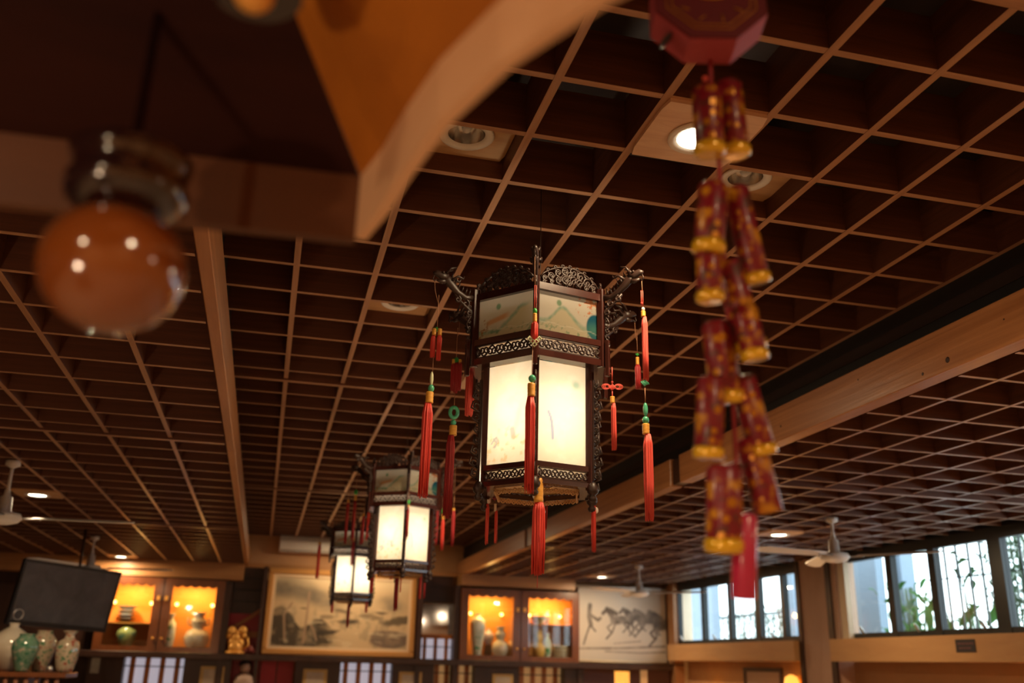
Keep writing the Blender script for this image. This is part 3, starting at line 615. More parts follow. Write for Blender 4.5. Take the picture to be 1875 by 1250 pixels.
# ------------------------------------------------------------------ landscape painting
def land(u, v):
    n1 = vnoise(u, v, 5, 4, 1); n2 = vnoise(u, v, 14, 10, 2); n3 = vnoise(u, v, 26, 6, 3)
    paper = tuple(c+0*u for c in (.66, .47, .27)); ink = (.055, .042, .03); grey = (.20, .165, .12)
    c = mixc(paper, (.80, .62, .38), ss(.75, 1, v))
    hill = ss(.08, -.10, np.abs(v-(.72+.10*np.sin(u*7+1)))-.10-.10*n1)*ss(.60, .35, u)+ss(.05, -.15, np.hypot((u-.86)*1.4, v-.62)-.28*n1)*.8
    c = mixc(c, grey, np.clip(hill*(.5+.6*n2), 0, 1))
    left = ss(.0, -.06, v-(.55-.55*u+.12*np.sin(u*22)+.2*(n1-.5)))*ss(.55, .30, u)
    c = mixc(c, ink, np.clip(left*(.15+1.5*n2), 0, .95))
    rk = ss(0, -.05, np.hypot((u-.88)*1.1, (v-.12)*1.4)-.20-.15*(n1-.5)); c = mixc(c, (.16, .11, .09), np.clip(rk*(.5+.7*n2), 0, .9))
    for (x, y, r, k) in ((.42, .22, .09, 1), (.56, .38, .11, 1), (.52, .52, .08, .7), (.70, .45, .10, .6), (.40, .44, .07, .6), (.92, .40, .14, .9), (.80, .52, .06, .9), (.36, .10, .10, .9), (.22, .55, .03, 1)):
        bl = ss(.02, -.04, np.hypot(u-x, (v-y+.25*(u-x)*math.sin(x*40))*2.3)-r*(.35+1.3*n2)); c = mixc(c, ink, np.clip(bl*k*.9, 0, 1))
    st = ss(.56, .64, n3)*ss(.75, .4, v)*.35; c = mixc(c, grey, st)
    tr = strokes(u, v, 1.75, [([(.235, .06), (.245, .4), (.25, .78)], .022), ([(.1, .1), (.08, .45), (.13, .62)], .02), ([(.33, .1), (.30, .26), (.27, .34)], .015)])
    c = mixc(c, (.42, .27, .17), tr*.85); c = mixc(c, (.78, .62, .40), ss(.66, .76, vnoise(u, v, 9, 14, 8))*.5*ss(.8, .3, v))
    return c
t = thing('landscape_painting', 'large gilt framed ink landscape of misty river and rocks', 'painting', (1.08, 14.15, 2.145), (-.03, 0, 0))
W, H = 2.14, 1.17
fm = MB()
for a in ((-W/2, W/2, H/2-.075, H/2), (-W/2, W/2, -H/2, -H/2+.075), (-W/2, -W/2+.075, -H/2+.075, H/2-.075), (W/2-.075, W/2, -H/2+.075, H/2-.075)): fm.box(a[0], a[1], -.05, 0, a[2], a[3], bev=.012)
fm.obj('frame', GOLDFR, t)
mt_ = MB()
for a in ((-W/2+.07, W/2-.07, H/2-.115, H/2-.07), (-W/2+.07, W/2-.07, -H/2+.07, -H/2+.115), (-W/2+.07, -W/2+.115, -H/2+.115, H/2-.115), (W/2-.115, W/2-.07, -H/2+.115, H/2-.115)): mt_.box(a[0], a[1], -.03, -.005, a[2], a[3])
mt_.obj('inner_mat', mat('cream_mat', (.80, .58, .36), .5), t)
painted('canvas', W-.22, H-.22, 220, 130, land, PAINT, t, (0, -.015, 0))
# ------------------------------------------------------------------ horses scroll
def horses(u, v):
    n = vnoise(u, v, 5, 4, 21); n2 = vnoise(u, v, 18, 12, 22)
    c = tuple(a+0*u for a in (.62, .53, .44)); c = mixc(c, (.40, .30, .22), ss(.62, .80, u)*ss(.35, .6, v)*.8*(.6+.6*n))
    c = mixc(c, (.68, .64, .58), ss(.3, .0, np.abs(v-.82))*ss(.65, .5, u)*.6)
    P = []
    def horse(x, y, s, w=.030):
        b = [([(x, y), (x+.10*s, y+.02*s), (x+.20*s, y)], w*2.1), ([(x, y), (x-.05*s, y+.12*s), (x-.08*s, y+.16*s)], w*1.4), ([(x-.08*s, y+.16*s), (x-.13*s, y+.10*s)], w),
             ([(x, y-.02), (x-.08*s, y-.10*s), (x-.04*s, y-.16*s)], w*.5), ([(x+.02, y-.03), (x-.02*s, y-.17*s), (x-.09*s, y-.26*s)], w*.5),
             ([(x+.2*s, y), (x+.24*s, y-.12*s), (x+.19*s, y-.2*s)], w*.6), ([(x+.18*s, y-.02), (x+.18*s, y-.14*s), (x+.26*s, y-.22*s)], w*.5), ([(x+.22*s, y+.02), (x+.28*s, y+.05*s), (x+.31*s, y-.02*s)], w*.9),
             ([(x-.04*s, y+.15*s), (x+.03*s, y+.10*s)], w*1.2)]
        return b
    P += horse(.40, .55, .95, .036)+horse(.57, .59, .75, .030)+horse(.71, .56, .85, .034)+horse(.90, .50, 1.05, .048)
    P += [([(.13, .75), (.12, .60), (.14, .48)], .045), ([(.13, .62), (.22, .55), (.25, .58)], .03), ([(.13, .48), (.09, .34), (.06, .22)], .02), ([(.14, .47), (.19, .40)], .02)]
    d = strokes(u, v, 1.4, P); c = mixc(c, (.10, .08, .07), np.clip(d*(.45+.7*n2), 0, .95))
    gd = strokes(u, v, 1.4, [([(.02, .16), (.5, .18), (.98, .22)], .02), ([(.3, .13), (.7, .12), (.98, .14)], .014), ([(.4, .24), (.7, .28)], .012)]); c = mixc(c, (.16, .12, .10), gd*(.3+.7*n2))
    return c
t = thing('horse_scroll', 'wide hanging scroll painting of galloping horses on the back wall', 'painting', (5.39, 14.2, 2.13))
painted('painted_sheet', 1.44, 1.08, 180, 130, horses, PAINT, t, (0, 0, 0))
MB().tube([(-.76, 0, .55), (.76, 0, .55)], .025, 10).obj('top_rod', mat('pale_rod', (.66, .60, .52), .5), t)
MB().tube([(-.74, 0, -.55), (.74, 0, -.55)], .02, 10).obj('bottom_rod', mat('tan_rod', (.62, .48, .32), .5), t)
t = thing('glowing_picture', 'small glowing amber lantern picture below the horse scroll', 'lamp', (5.33, 14.12, 1.18))
bx(-.13, .13, -.02, .02, -.28, .28, bev=.01).obj('lit_panel', LITG, t); bx(-.15, .15, .02, .04, -.3, .3).obj('frame', DARKWOOD, t)
struct('trim_10', bx(4.68, 6.1, 14.1, 14.38, 0.5, 1.5), mat('plum_wall', (.10, .035, .03), .6), 'dark plum lower wall below the horse scroll')
struct('trim_11', bx(5.62, 5.72, 14.05, 14.12, 0, 1.5), SCREENT, 'thin tan upright below the horse scroll')
t = thing('corner_post', 'square pine post in the corner right of the horse scroll', 'post', (6.12, 14.0, 0))
bx(0, .15, -.08, .15, 0, 2.76, bev=.006).obj('post', WOODZ, t)
bx(.0, .15, -.085, .155, 1.55, 1.57).obj('joint_line', DARKWOOD, t)
# air conditioner
t = thing('air_conditioner', 'white split air conditioner high on the back wall behind the far lantern', 'air conditioner', (.56, 14.4, 2.98))
MB().prism([(0, 0), (0, .21), (.03, .23), (.16, .23), (.20, .15), (.20, .05), (.15, 0)], -.44, .44, M=Matrix(((0, 1, 0, 0), (-1, 0, 0, 0), (0, 0, 1, 0), (0, 0, 0, 1)))).obj('housing', WHITE, t)
bx(-.40, .40, -.185, -.165, .005, .03).obj('louvre', mat('pale_grey_plastic', (.45, .42, .38), .5), t)
# ------------------------------------------------------------------ television
t = thing('television', 'flat black television tilted down from the ceiling in the left corner', 'television', (-1.99, 10.824, 2.056), (0, 0, 0))
c_, s_ = math.cos(.726), math.sin(.726); cp, sp = math.cos(.161), math.sin(.161)
r_ = Vector((c_, s_, 0)); n_ = Vector((s_*cp, -c_*cp, -sp)); u_ = r_.cross(-n_)
rr_ = r_*math.cos(-.037)+u_*math.sin(-.037); uu_ = -r_*math.sin(-.037)+u_*math.cos(-.037)
Mt = Matrix((rr_, -n_, uu_)).transposed().to_4x4(); t.rotation_euler = Mt.to_euler()
W, H = 1.1, 1.1*9/16*1.03
bx(-W/2, W/2, .008, .06, -H/2, H/2, bev=.01).obj('housing', TVB, t)
m_ = MB()
for a in ((-W/2, W/2, H/2-.03, H/2), (-W/2, W/2, -H/2, -H/2+.045), (-W/2, -W/2+.03, -H/2+.045, H/2-.03), (W/2-.03, W/2, -H/2+.045, H/2-.03)): m_.box(a[0], a[1], 0, .02, a[2], a[3], bev=.003)
m_.obj('bezel', TVB, t); bx(-W/2+.03, W/2-.03, .004, .010, -H/2+.045, H/2-.03).obj('screen', TVS, t)
MB().lathe([(.045, 0), (.05, .004), (.055, 0)], 20, cap=False).obj('round_badge', STEEL, t, (-W/2+.10, .003, -H/2+.10), (PI/2, 0, 0))
Mi = (Matrix.Translation(t.location) @ Mt).inverted(); MB().tube([tuple(Mi @ Vector(p)) for p in ((-1.97, 10.90, 2.1), (-1.95, 11.0, 2.25), (-1.95, 11.0, 2.86))], .014, 8).obj('ceiling_bracket', DARKWOOD, t)
# sideboard and vases lower left
t = thing('carved_sideboard', 'dark sideboard top with a spindle gallery in the lower left corner', 'sideboard', (-2.3, 10.0, 0))
bx(-1.4, .62, -.3, .3, 1.29, 1.335, bev=.006).obj('top', CABWOOD, t); bx(-1.4, .3, -.25, .28, .1, 1.29).obj('body', DARKWOOD, t)
for k in range(6): MB().lathe([(.012, 0), (.022, .04), (.012, .08), (.022, .13), (.012, .16)], 10).obj('spindle', mat('spindle_wood', (.32, .13, .07), .4), t, (.12+.085*k, -.26, 1.13))
bx(.06, .62, -.28, -.24, 1.09, 1.13).obj('gallery_rail', CABWOOD, t)
for px, prf, r, h, M_, lab, Y in ((16, ROUND, .20, .42, PORC, 'round cream vase at the left edge of the photograph', 10.12), (44, JAR, .125, .32, PORC_GR, 'green flowered jar between the cream vases', 9.80), (76, JAR, .125, .36, PORC_FL, 'cream jar with wide neck behind the green jar', 10.14), (116, TALL, .17, .36, PORC_FL, 'pale vase with red and green flowers below the television', 10.0)):
    vase('porcelain_vase', S(prf, r, h), M_, (aty(px, 1200, Y).x+(.03 if px == 116 else 0), Y, 1.336), lab)
t = thing('small_bell', 'tiny shiny round trinket between the vases on the sideboard', 'trinket', (aty(92, 1220, 9.8).x, 9.8, 1.336)); MB().sphere((0, 0, .03), .03, 10, 8).obj('body', STEEL, t)

# ------------------------------------------------------------------ ceiling fans
def fan(x, y, zc, zh, ang, label, R_=.72):
    t = thing('ceiling_fan', label, 'fan', (x, y, zc))
    d = zh-zc
    MB().lathe([(.05, 0), (.05, -.03), (.013, -.05)], 14).obj('ceiling_rose', WHITE, t)
    MB().tube([(0, 0, -.04), (0, 0, d+.09)], .012, 8).obj('down_rod', WHITE, t)
    MB().lathe([(.018, d+.17), (.022, d+.13), (.04, d+.12), (.045, d+.02), (.11, d+.01), (.125, d-.02), (.10, d-.05), (.05, d-.065), (.001, d-.07)], 22, cap=False).obj('motor_housing', WHITE, t)
    for k in range(3):
        M_ = Matrix.Rotation(ang+k*2*PI/3, 4, 'Z')@Matrix.Rotation(.22, 4, 'X'); m = MB()
        n = 8; vs = []
        for i in range(n):
            s = i/(n-1); X = .16+(R_-.16)*s; wd = .05+.02*s if i < n-1 else .03
            for yy, zz in ((-wd, 0), (wd, 0), (wd, .006), (-wd, .006)): vs.append((X, yy, d-.02+zz))
        fs = [(4*i+j, 4*i+(j+1) % 4, 4*i+4+(j+1) % 4, 4*i+4+j) for i in range(n-1) for j in range(4)]+[(3, 2, 1, 0), (4*n-4, 4*n-3, 4*n-2, 4*n-1)]
        b = m.add(vs, fs, M=M_).obj('blade', WHITE, t)
        bx(.07, .22, -.012, .012, d-.03, d-.018, M=M_).obj('blade_arm', STEEL, b)
    return t
fan(4.64, 7.16, HL, 2.45, 1.17, 'white ceiling fan before the near window on the right', .85)
fan(4.65, 11.63, HL, 2.43, 1.36, 'white ceiling fan in front of the horse scroll', .85)
fan(-1.94, 11.54, HL, 2.43, 1.92, 'white ceiling fan in front of the television', .88)
fan(-1.80, 7.1, HL, 2.39, 1.99, 'white ceiling fan cut off by the left edge of the photograph', .84)
#LANTERNS
# ------------------------------------------------------------------ palace lanterns
def spiral(cx, cy, r, a0, turns, n=14, sgn=1):
    return [(cx+r*(1-.82*k/n)*math.cos(a0+sgn*turns*2*PI*k/n), cy+r*(1-.82*k/n)*math.sin(a0+sgn*turns*2*PI*k/n)) for k in range(n+1)]
def curves(m, cs, r=.0032, flat=1.4, n=5):
    for c in cs: m.tube([(x, 0, z) for x, z in c], r, n, flat=flat)
def fret(W, H, units, mt, name='fret', r=.0032, rail=True):
    """openwork scroll strip centred at the origin, W wide and H high"""
    m = MB(); w_ = W/units; h = H/2
    for k in range(units):
        x = -W/2+w_*(k+.5); s = 1 if k % 2 == 0 else -1
        curves(m, [spiral(x-w_*.20, -s*h*.25, h*.55, PI/2*s, .95, sgn=s), spiral(x+w_*.22, s*h*.25, h*.55, -PI/2*s, .95, sgn=s),
                   [(x-w_*.5, s*h*.8), (x-w_*.2, s*h*.45), (x+w_*.2, -s*h*.45), (x+w_*.5, -s*h*.8)]], r)
        m.sphere((x, 0, 0), r*1.8, 6, 4)
    if rail:
        m.box(-W/2, W/2, -r*1.4, r*1.4, -h-.001, -h+.003); m.box(-W/2, W/2, -r*1.4, r*1.4, h-.003, h+.001)
    return m.mesh(name, mt)
def crest_mesh(W, H0, H1):
    m = MB(); cs = []
    top = lambda x: H0+(H1-H0)*math.cos(PI*x/W)**.7 if abs(x) < W/2 else H0
    xs = [W*(-.5+k/20) for k in range(21)]
    cs.append([(x, top(x*.999)) for x in xs])
    for x, f, r in ((-.42, .5, .013), (-.31, .55, .019), (-.30, .2, .011), (-.19, .72, .018), (-.18, .32, .017), (-.07, .80, .019), (-.07, .38, .018), (0, .60, .014), (0, .22, .012), (-.43, .15, .009)):
        for s in ((-1, 1) if x else (1,)):
            X = s*-x*W; cs.append(spiral(X, top(X)*f, r, PI*.3*s, 1.25, 16, s)); cs.append(spiral(X+s*.004, top(X)*f-.002, r*.62, PI*1.3, 1.0, 10, -s))
    for k in range(7):
        X = W*(-.38+.127*k); cs.append([(X-.018, .004), (X-.006, top(X)*.45), (X+.008, top(X)*.75), (X-.002, top(X)*.98)])
        cs.append(spiral(X, top(X)+.003, .008, 0, .9, 8))
    curves(m, cs, .0034, 1.6, 5)
    for k in range(9): X = W*(-.4+.1*k); m.sphere((X, -.002, top(X)*.5), .005, 6, 4, (1.3, .8, 1))
    return m.mesh('crest', CARVE)
def dragon_mesh():
    """arm along +x ending in a raised dragon head"""
    m = MB()
    m.tube([(0, 0, .0), (.03, 0, -.004), (.06, 0, .010), (.085, 0, .032), (.105, 0, .052), (.118, 0, .058)], [.012, .011, .012, .016, .018, .013], 8, flat=.7)
    m.tube([(.105, 0, .060), (.128, 0, .062), (.148, 0, .070), (.160, 0, .066)], [.017, .016, .012, .006], 8, flat=.75)      # upper jaw
    m.tube([(.108, 0, .046), (.130, 0, .040), (.146, 0, .043)], [.012, .009, .004], 7, flat=.7)
    for s in (-1, 1):
        m.tube([(.112, s*.008, .072), (.098, s*.013, .094), (.078, s*.016, .100)], [.005, .004, .002], 6)
        m.sphere((.126, s*.010, .073), .0055, 8, 6)
        m.tube([(.09, s*.010, .05), (.07, s*.018, .066), (.05, s*.016, .060), (.045, s*.014, .072)], [.006, .005, .004, .002], 6)
    for k in range(6): m.tube([(.018+.014*k, 0, .012+.004*k*k*.5), (.012+.014*k, 0, .034+.004*k*k*.5)], [.005, .001], 5)
    for (x, z, r) in ((.03, -.028, .017), (.062, -.016, .014), (.016, -.060, .014)): curves(m, [spiral(x, z, r, PI/2, 1.1, 14)], .004)
    m.tube([(.0, 0, -.08), (.012, 0, -.05), (.04, 0, -.03), (.075, 0, .0)], .005, 6)
    m.tube([(.156, 0, .060), (.162, 0, .045), (.155, 0, .036), (.148, 0, .046)], .0022, 5)
    return m.mesh('dragon_bracket', CARVE)
def side_scroll_mesh(H):
    m = MB(); n = 9
    m.box(0, .006, -.005, .005, 0, H)
    for k in range(n):
        z = H*(k+.5)/n; s = 1 if k % 2 else -1; w_ = .013+.004*math.sin(k*1.3)
        curves(m, [spiral(.006+w_*.8, z, w_, PI/2*s, 1.1, 14, s), [(.006, z-H/n*.5), (.006+w_*1.9, z-H/n*.15), (.006+w_*1.4, z+H/n*.45)]], .0032)
    return m.mesh('side_scroll', CARVE)
def hexring(R, wd, z0, z1, m=None):
    m = m or MB(); vs = []
    for (rr, z) in ((R, z0), (R, z1), (R-wd, z1), (R-wd, z0)): vs += [(rr*math.cos(PI/3*i), rr*math.sin(PI/3*i), z) for i in range(6)]
    fs = [(6*a+i, 6*a+(i+1) % 6, 6*((a+1) % 4)+(i+1) % 6, 6*((a+1) % 4)+i) for a in range(4) for i in range(6)]
    return m.add(vs, [tuple(reversed(f)) for f in fs])
def upper_paint(k):
    def fn(u, v):
        n = vnoise(u, v, 6, 4, 60+k); n2 = vnoise(u, v, 20, 12, 70+k); c = tuple(a+0*u for a in (.66, .62, .53))
        ridge = .25+.45*np.exp(-((u-.42)/.20)**2)+.10*(n-.5) if k % 2 == 0 else .18+.55*np.clip((u-.35)/.45, 0, 1)+.12*(n-.5)
        hill = ss(0, -.05, v-ridge)*ss(.98, .75, u); c = mixc(c, (.55, .48, .26), hill*.55); edge = ss(.10, .0, np.abs(v-ridge))*ss(.98, .75, u)
        c = mixc(c, (.10, .33, .22), edge*.75*(.4+.8*n2)); c = mixc(c, (.08, .26, .12), ss(.05, -.0, np.hypot((u-.35)*1.8, v-.78)-.05)*.8)
        c = mixc(c, (.16, .30, .18), ss(.56, .66, n2)*ss(.35, .1, v)*.7)
        if k % 2 == 0:
            b = ss(.02, -.02, np.hypot((u-.98)*1.5, (v-.34)*.75)-.24); c = mixc(c, (.015, .13, .22), b); c = mixc(c, (.10, .32, .25), b*ss(.3, .0, np.hypot(u-.96, v-.25))*.8)
            r = ss(.55, .62, n2)*ss(.06, -.02, np.hypot((u-.85)*1.3, v-.80)-.26)*(1-b); c = mixc(c, (.62, .20, .06), r*.9)
        else:
            r = ss(.05, -.02, np.abs(v-.42-.35*(u-.2))-.05)*ss(.1, .2, u)*ss(.6, .45, u); c = mixc(c, (.62, .28, .08), r*.75)
            c = mixc(c, (.42, .22, .08), ss(.58, .66, n2)*ss(.22, .1, u)*ss(.7, .5, v))
        ln = ss(.02, 0, np.abs(v-.26+.08*u+.02*np.sin(u*20)))*.5; return mixc(c, (.80, .78, .68), ln)
    return fn
def lower_paint(k):
    def fn(u, v):
        n = vnoise(u, v, 4, 8, 80+k); n2 = vnoise(u, v, 12, 20, 90+k); c = tuple(a+0*u for a in (.84, .75, .60))
        c = mixc(c, (.90, .85, .72), ss(.4, .7, n)*.5)
        if k % 2 == 0:
            d = strokes(u, v, .42, [([(.22, .50), (.27, .44), (.30, .36), (.31, .24)], .016)]); c = mixc(c, (.16, .22, .42), d*.75)
            c = mixc(c, (.15, .45, .35), ss(.06, .0, np.hypot((u-.80)*.5, v-.80)-.01)*.6)
        else:
            d = strokes(u, v, .42, [([(.14, .26), (.22, .22), (.16, .18)], .014), ([(.10, .22), (.2, .28), (.26, .22)], .010), ([(.55, .34), (.58, .26)], .03)]); c = mixc(c, (.22, .26, .30), d*.6)
            c = mixc(c, (.75, .45, .15), ss(.62, .72, n2)*ss(.5, .2, v)*.5); c = mixc(c, (.55, .50, .42), ss(.10, .0, np.abs(u-.62-.5*(v-.35)))*ss(.2, .4, v)*ss(.62, .5, v)*.4)
        return c
    return fn
ZB = 2.04
FBK = bpy.data.materials.new('fret_backing_glass'); FBK.use_nodes = True; _nt = FBK.node_tree; _t = _nt.nodes.new('ShaderNodeBsdfTranslucent'); _t.inputs[0].default_value = (.85, .75, .68, 1); _m = _nt.nodes.new('ShaderNodeMixShader'); _m.inputs[0].default_value = .6
_nt.nodes['Principled BSDF'].inputs['Base Color'].default_value = (.6, .52, .46, 1); _nt.links.new(_nt.nodes['Principled BSDF'].outputs[0], _m.inputs[1]); _nt.links.new(_t.outputs[0], _m.inputs[2]); _nt.links.new(_m.outputs[0], _nt.nodes['Material Output'].inputs[0])
_c = {}
def once(key, fn):
    if key not in _c: _c[key] = fn()
    return _c[key]
LAN = []
def pix(p):
    v = Vector(p)-Vector((0, 0, CZ)); return 937.5+F_PX*RIGHT.dot(v)/_f.dot(v)
def hang(px, d):
    """the lantern fitting (dragon mouth, peg or knob) a tassel hangs from, nearest to a measured line"""
    return None
def lantern(cx, cy, a, label, power):
    phi = math.atan2(-cy, -cx)+math.radians(a)
    t = thing('palace_lantern', label, 'lantern', (cx, cy, ZB), (0, 0, phi), 'hexagonal palace lanterns')
    Ru, Rl = .262, .214; au = Ru*math.cos(PI/6); al = Rl*math.cos(PI/6); z = lambda q: q-ZB
    for nm, R, wd, z0, z1 in (('top_rail', Ru+.010, .024, 2.752, 2.778), ('upper_rail', Ru+.012, .026, 2.578, 2.600), ('middle_rail', Ru+.012, .05, 2.505, 2.528), ('lower_rail', Rl+.008, .024, 2.132, 2.150), ('base_rail', Rl+.010, .05, 2.076, 2.092)):
        m = once(nm, lambda: hexring(R, wd, z(z0), z(z1)).mesh(nm, LACQ)); link(nm, m, t)
    link('divider', once('divider', lambda: hexring(Ru-.02, .075, z(2.592), z(2.596)).mesh('divider', mat('divider_board', (.35, .22, .12), .6))), t)
    link('base_board', once('baseb', lambda: hexring(Rl-.02, .13, z(2.100), z(2.104)).mesh('base_board', mat('gilt_board', (.75, .48, .20), .5))), t)
    for i in range(6):
        th = PI/3*i; c, s = math.cos(th), math.sin(th); ps = th+PI/6; cp_, sp_ = math.cos(ps), math.sin(ps)
        link('upper_post', once('up', lambda: bx(-.012, .014, -.011, .011, z(2.50), z(2.80), bev=.003).mesh('upper_post', LACQ)), t, (Ru*c, Ru*s, 0), (0, 0, th))
        link('lower_post', once('lp', lambda: bx(-.012, .014, -.011, .011, z(2.068), z(2.51), bev=.003).mesh('lower_post', LACQ)), t, (Rl*c, Rl*s, 0), (0, 0, th))
        link('dragon_bracket', once('dr', dragon_mesh), t, ((Ru+.012)*c, (Ru+.012)*s, z(2.765)), (0, 0, th))
        link('side_scroll', once('ss', lambda: side_scroll_mesh(.36)), t, ((Rl+.014)*c, (Rl+.014)*s, z(2.10)), (0, 0, th))
        link('upper_scroll', once('us', lambda: fret(.20, .022, 5, CARVE, 'upper_scroll', .0026, False)), t, ((Ru+.026)*c, (Ru+.026)*s, z(2.64)), (0, PI/2, th))
        k_ = link('corner_knob', once('kn', lambda: MB().lathe([(.001, -.062), (.012, -.058), (.016, -.048), (.010, -.038), (.019, -.030), (.022, -.018), (.015, -.004), (.012, .004)], 8).mesh('corner_knob', CARVE)), t, ((Rl+.012)*c, (Rl+.012)*s, z(2.09)), (0, 0, th))
        link('pendant_peg', once('pp', lambda: bx(-.008, .008, -.007, .007, z(2.465), z(2.60), bev=.002).mesh('pendant_peg', LACQ)), t, ((Ru+.026)*c, (Ru+.026)*s, 0), (0, 0, th))
        R_ = (0, 0, ps+PI/2)
        link('crest', once('cr', lambda: crest_mesh(.235, .022, .078)), t, (au*cp_, au*sp_, z(2.778)), R_)
        link('middle_fret', once('mf', lambda: fret(.235, .046, 7, CARVE, 'middle_fret')), t, ((au+.004)*cp_, (au+.004)*sp_, z(2.553)), R_)
        link('lower_fret', once('lf', lambda: fret(.186, .036, 6, CARVE, 'lower_fret', .0028)), t, ((al+.004)*cp_, (al+.004)*sp_, z(2.112)), R_)
        link('apron_fret', once('af', lambda: fret(.176, .022, 8, mat('gilt_fret', (.60, .36, .16), .45), 'apron_fret', .0022, False)), t, ((al-.045)*cp_, (al-.045)*sp_, z(2.064)), R_)
        # fret backing glass and painted glass panes
        ug = once('ug%d' % (i % 2), lambda: painted('upper_pane', .238, .152, 70, 44, upper_paint(i), GLASSP, None, (0, 0, 0)).data)
        link('upper_pane', ug, t, ((au-.010)*cp_, (au-.010)*sp_, z(2.676)), R_)
        lg = once('lg%d' % (i % 2), lambda: painted('lower_pane', .188, .36, 44, 84, lower_paint(i), GLASSP, None, (0, 0, 0)).data)
        link('lower_pane', lg, t, ((al-.008)*cp_, (al-.008)*sp_, z(2.328)), R_)
        link('fret_backing', once('fb', lambda: MB().add([(-.112, 0, -.022), (.112, 0, -.022), (.112, 0, .022), (-.112, 0, .022)], [(0, 1, 2, 3)]).mesh('fret_backing', FBK)), t, ((au-.016)*cp_, (au-.016)*sp_, z(2.553)), R_)
    for o in [o for o in list(bpy.data.objects) if o.name.split('.')[0] in ('upper_pane', 'lower_pane') and o.parent is None]: bpy.data.objects.remove(o)
    MB().tube([(0, 0, z(2.42)), (0, 0, 3.52-ZB)], .0016, 6).obj('hanging_rod', CARVE, t)
    MB().lathe([(.001, z(2.24)), (.03, z(2.25)), (.038, z(2.29)), (.02, z(2.34)), (.016, z(2.38)), (.016, z(2.42))], 16, cap=False).obj('bulb', LITLAN, t)
    light('lantern_bulb', 'POINT', (cx, cy, 2.33), power, (1, .88, .68), .05)
    LAN.append((cx, cy, phi)); return t
LITLAN = mat('lit_lantern_bulb', (1, .9, .7), .5, emis=(1, .78, .45), es=6)
L1 = lantern(.892, 3.182, -2.5, 'nearest and largest hexagonal lantern with painted glass panes and carved dragon brackets', 7.5)
L2 = lantern(.872, 6.58, 5.0, 'middle hexagonal lantern in the row, behind and left of the nearest one', 8.5)
L3 = lantern(.845, 9.98, 1.0, 'farthest and smallest hexagonal lantern in front of the landscape painting', 12.0)

# ------------------------------------------------------------------ tassels
def zat(X, Y, py):
    k = (625-py)/F_PX; fx = _f.x*X+_f.y*Y; ux = UP.x*X+UP.y*Y
    return CZ+(k*fx-ux)/(UP.z-k*_f.z)
def fringe(R_, L, m, n=30, ragged=.06, name='fringe', sway=(0, 0)):
    mb = MB()
    for i in range(n):
        a = 2.39996*i; q = math.sqrt((i+.5)/n); x, y = q*R_*math.cos(a), q*R_*math.sin(a); l = L*(1-random.uniform(0, ragged))
        s = .55; b = .95+random.uniform(-.15, .15)
        mb.tube([(x*s, y*s, 0), (x*.95, y*.95, -l*.12), (x*b+sway[0]*.5, y*b+sway[1]*.5, -l*.6), (x*b+sway[0]+random.uniform(-1, 1)*R_*.15, y*b+sway[1], -l)], [R_*.17]*3+[R_*.09], 4, smooth=True)
    mb.lathe([(R_*.5, 0), (R_*.8, -L*.12), (R_*.78, -L*.55), (R_*.7, -L*.9)], 10)
    return mb.mesh(name, m)
def knot_mesh(W, m, loops=3):
    mb = MB(); r = W*.075
    for i in range(4):
        o = (i-1.5)*W*.2
        mb.tube([(-W*.42+o*.5, 0, o-.0*W), (W*.42+o*.5, 0, o)], r, 5); mb.tube([(o, r, -W*.42), (o, r, W*.42)], r, 5)
    M45 = Matrix.Rotation(PI/4, 4, 'Y'); mb.v = [tuple(M45 @ Vector(p)) for p in mb.v]
    if loops:
        for s in (-1, 1):
            for k in range(loops):
                rr = W*(.42+.14*k); mb.tube([(s*(W*.45+rr*.72+rr*.9*math.cos(t_)), 0, W*.08+rr*.62*math.sin(t_)) for t_ in [2*PI*j/14 for j in range(14)]], r*.75, 5, closed=True)
        mb.tube([(0, 0, W*.5), (W*.12, 0, W*.85), (0, 0, W*1.0), (-W*.12, 0, W*.85)], r*.8, 5, closed=True)
    return mb.mesh('knot', m)
YAWV = -math.atan2(RIGHT.y, RIGHT.x)
LEV = {'D': (.428, 2.795, .33), 'P': (.288, 2.475, .285), 'K': (.226, 2.048, .20)}
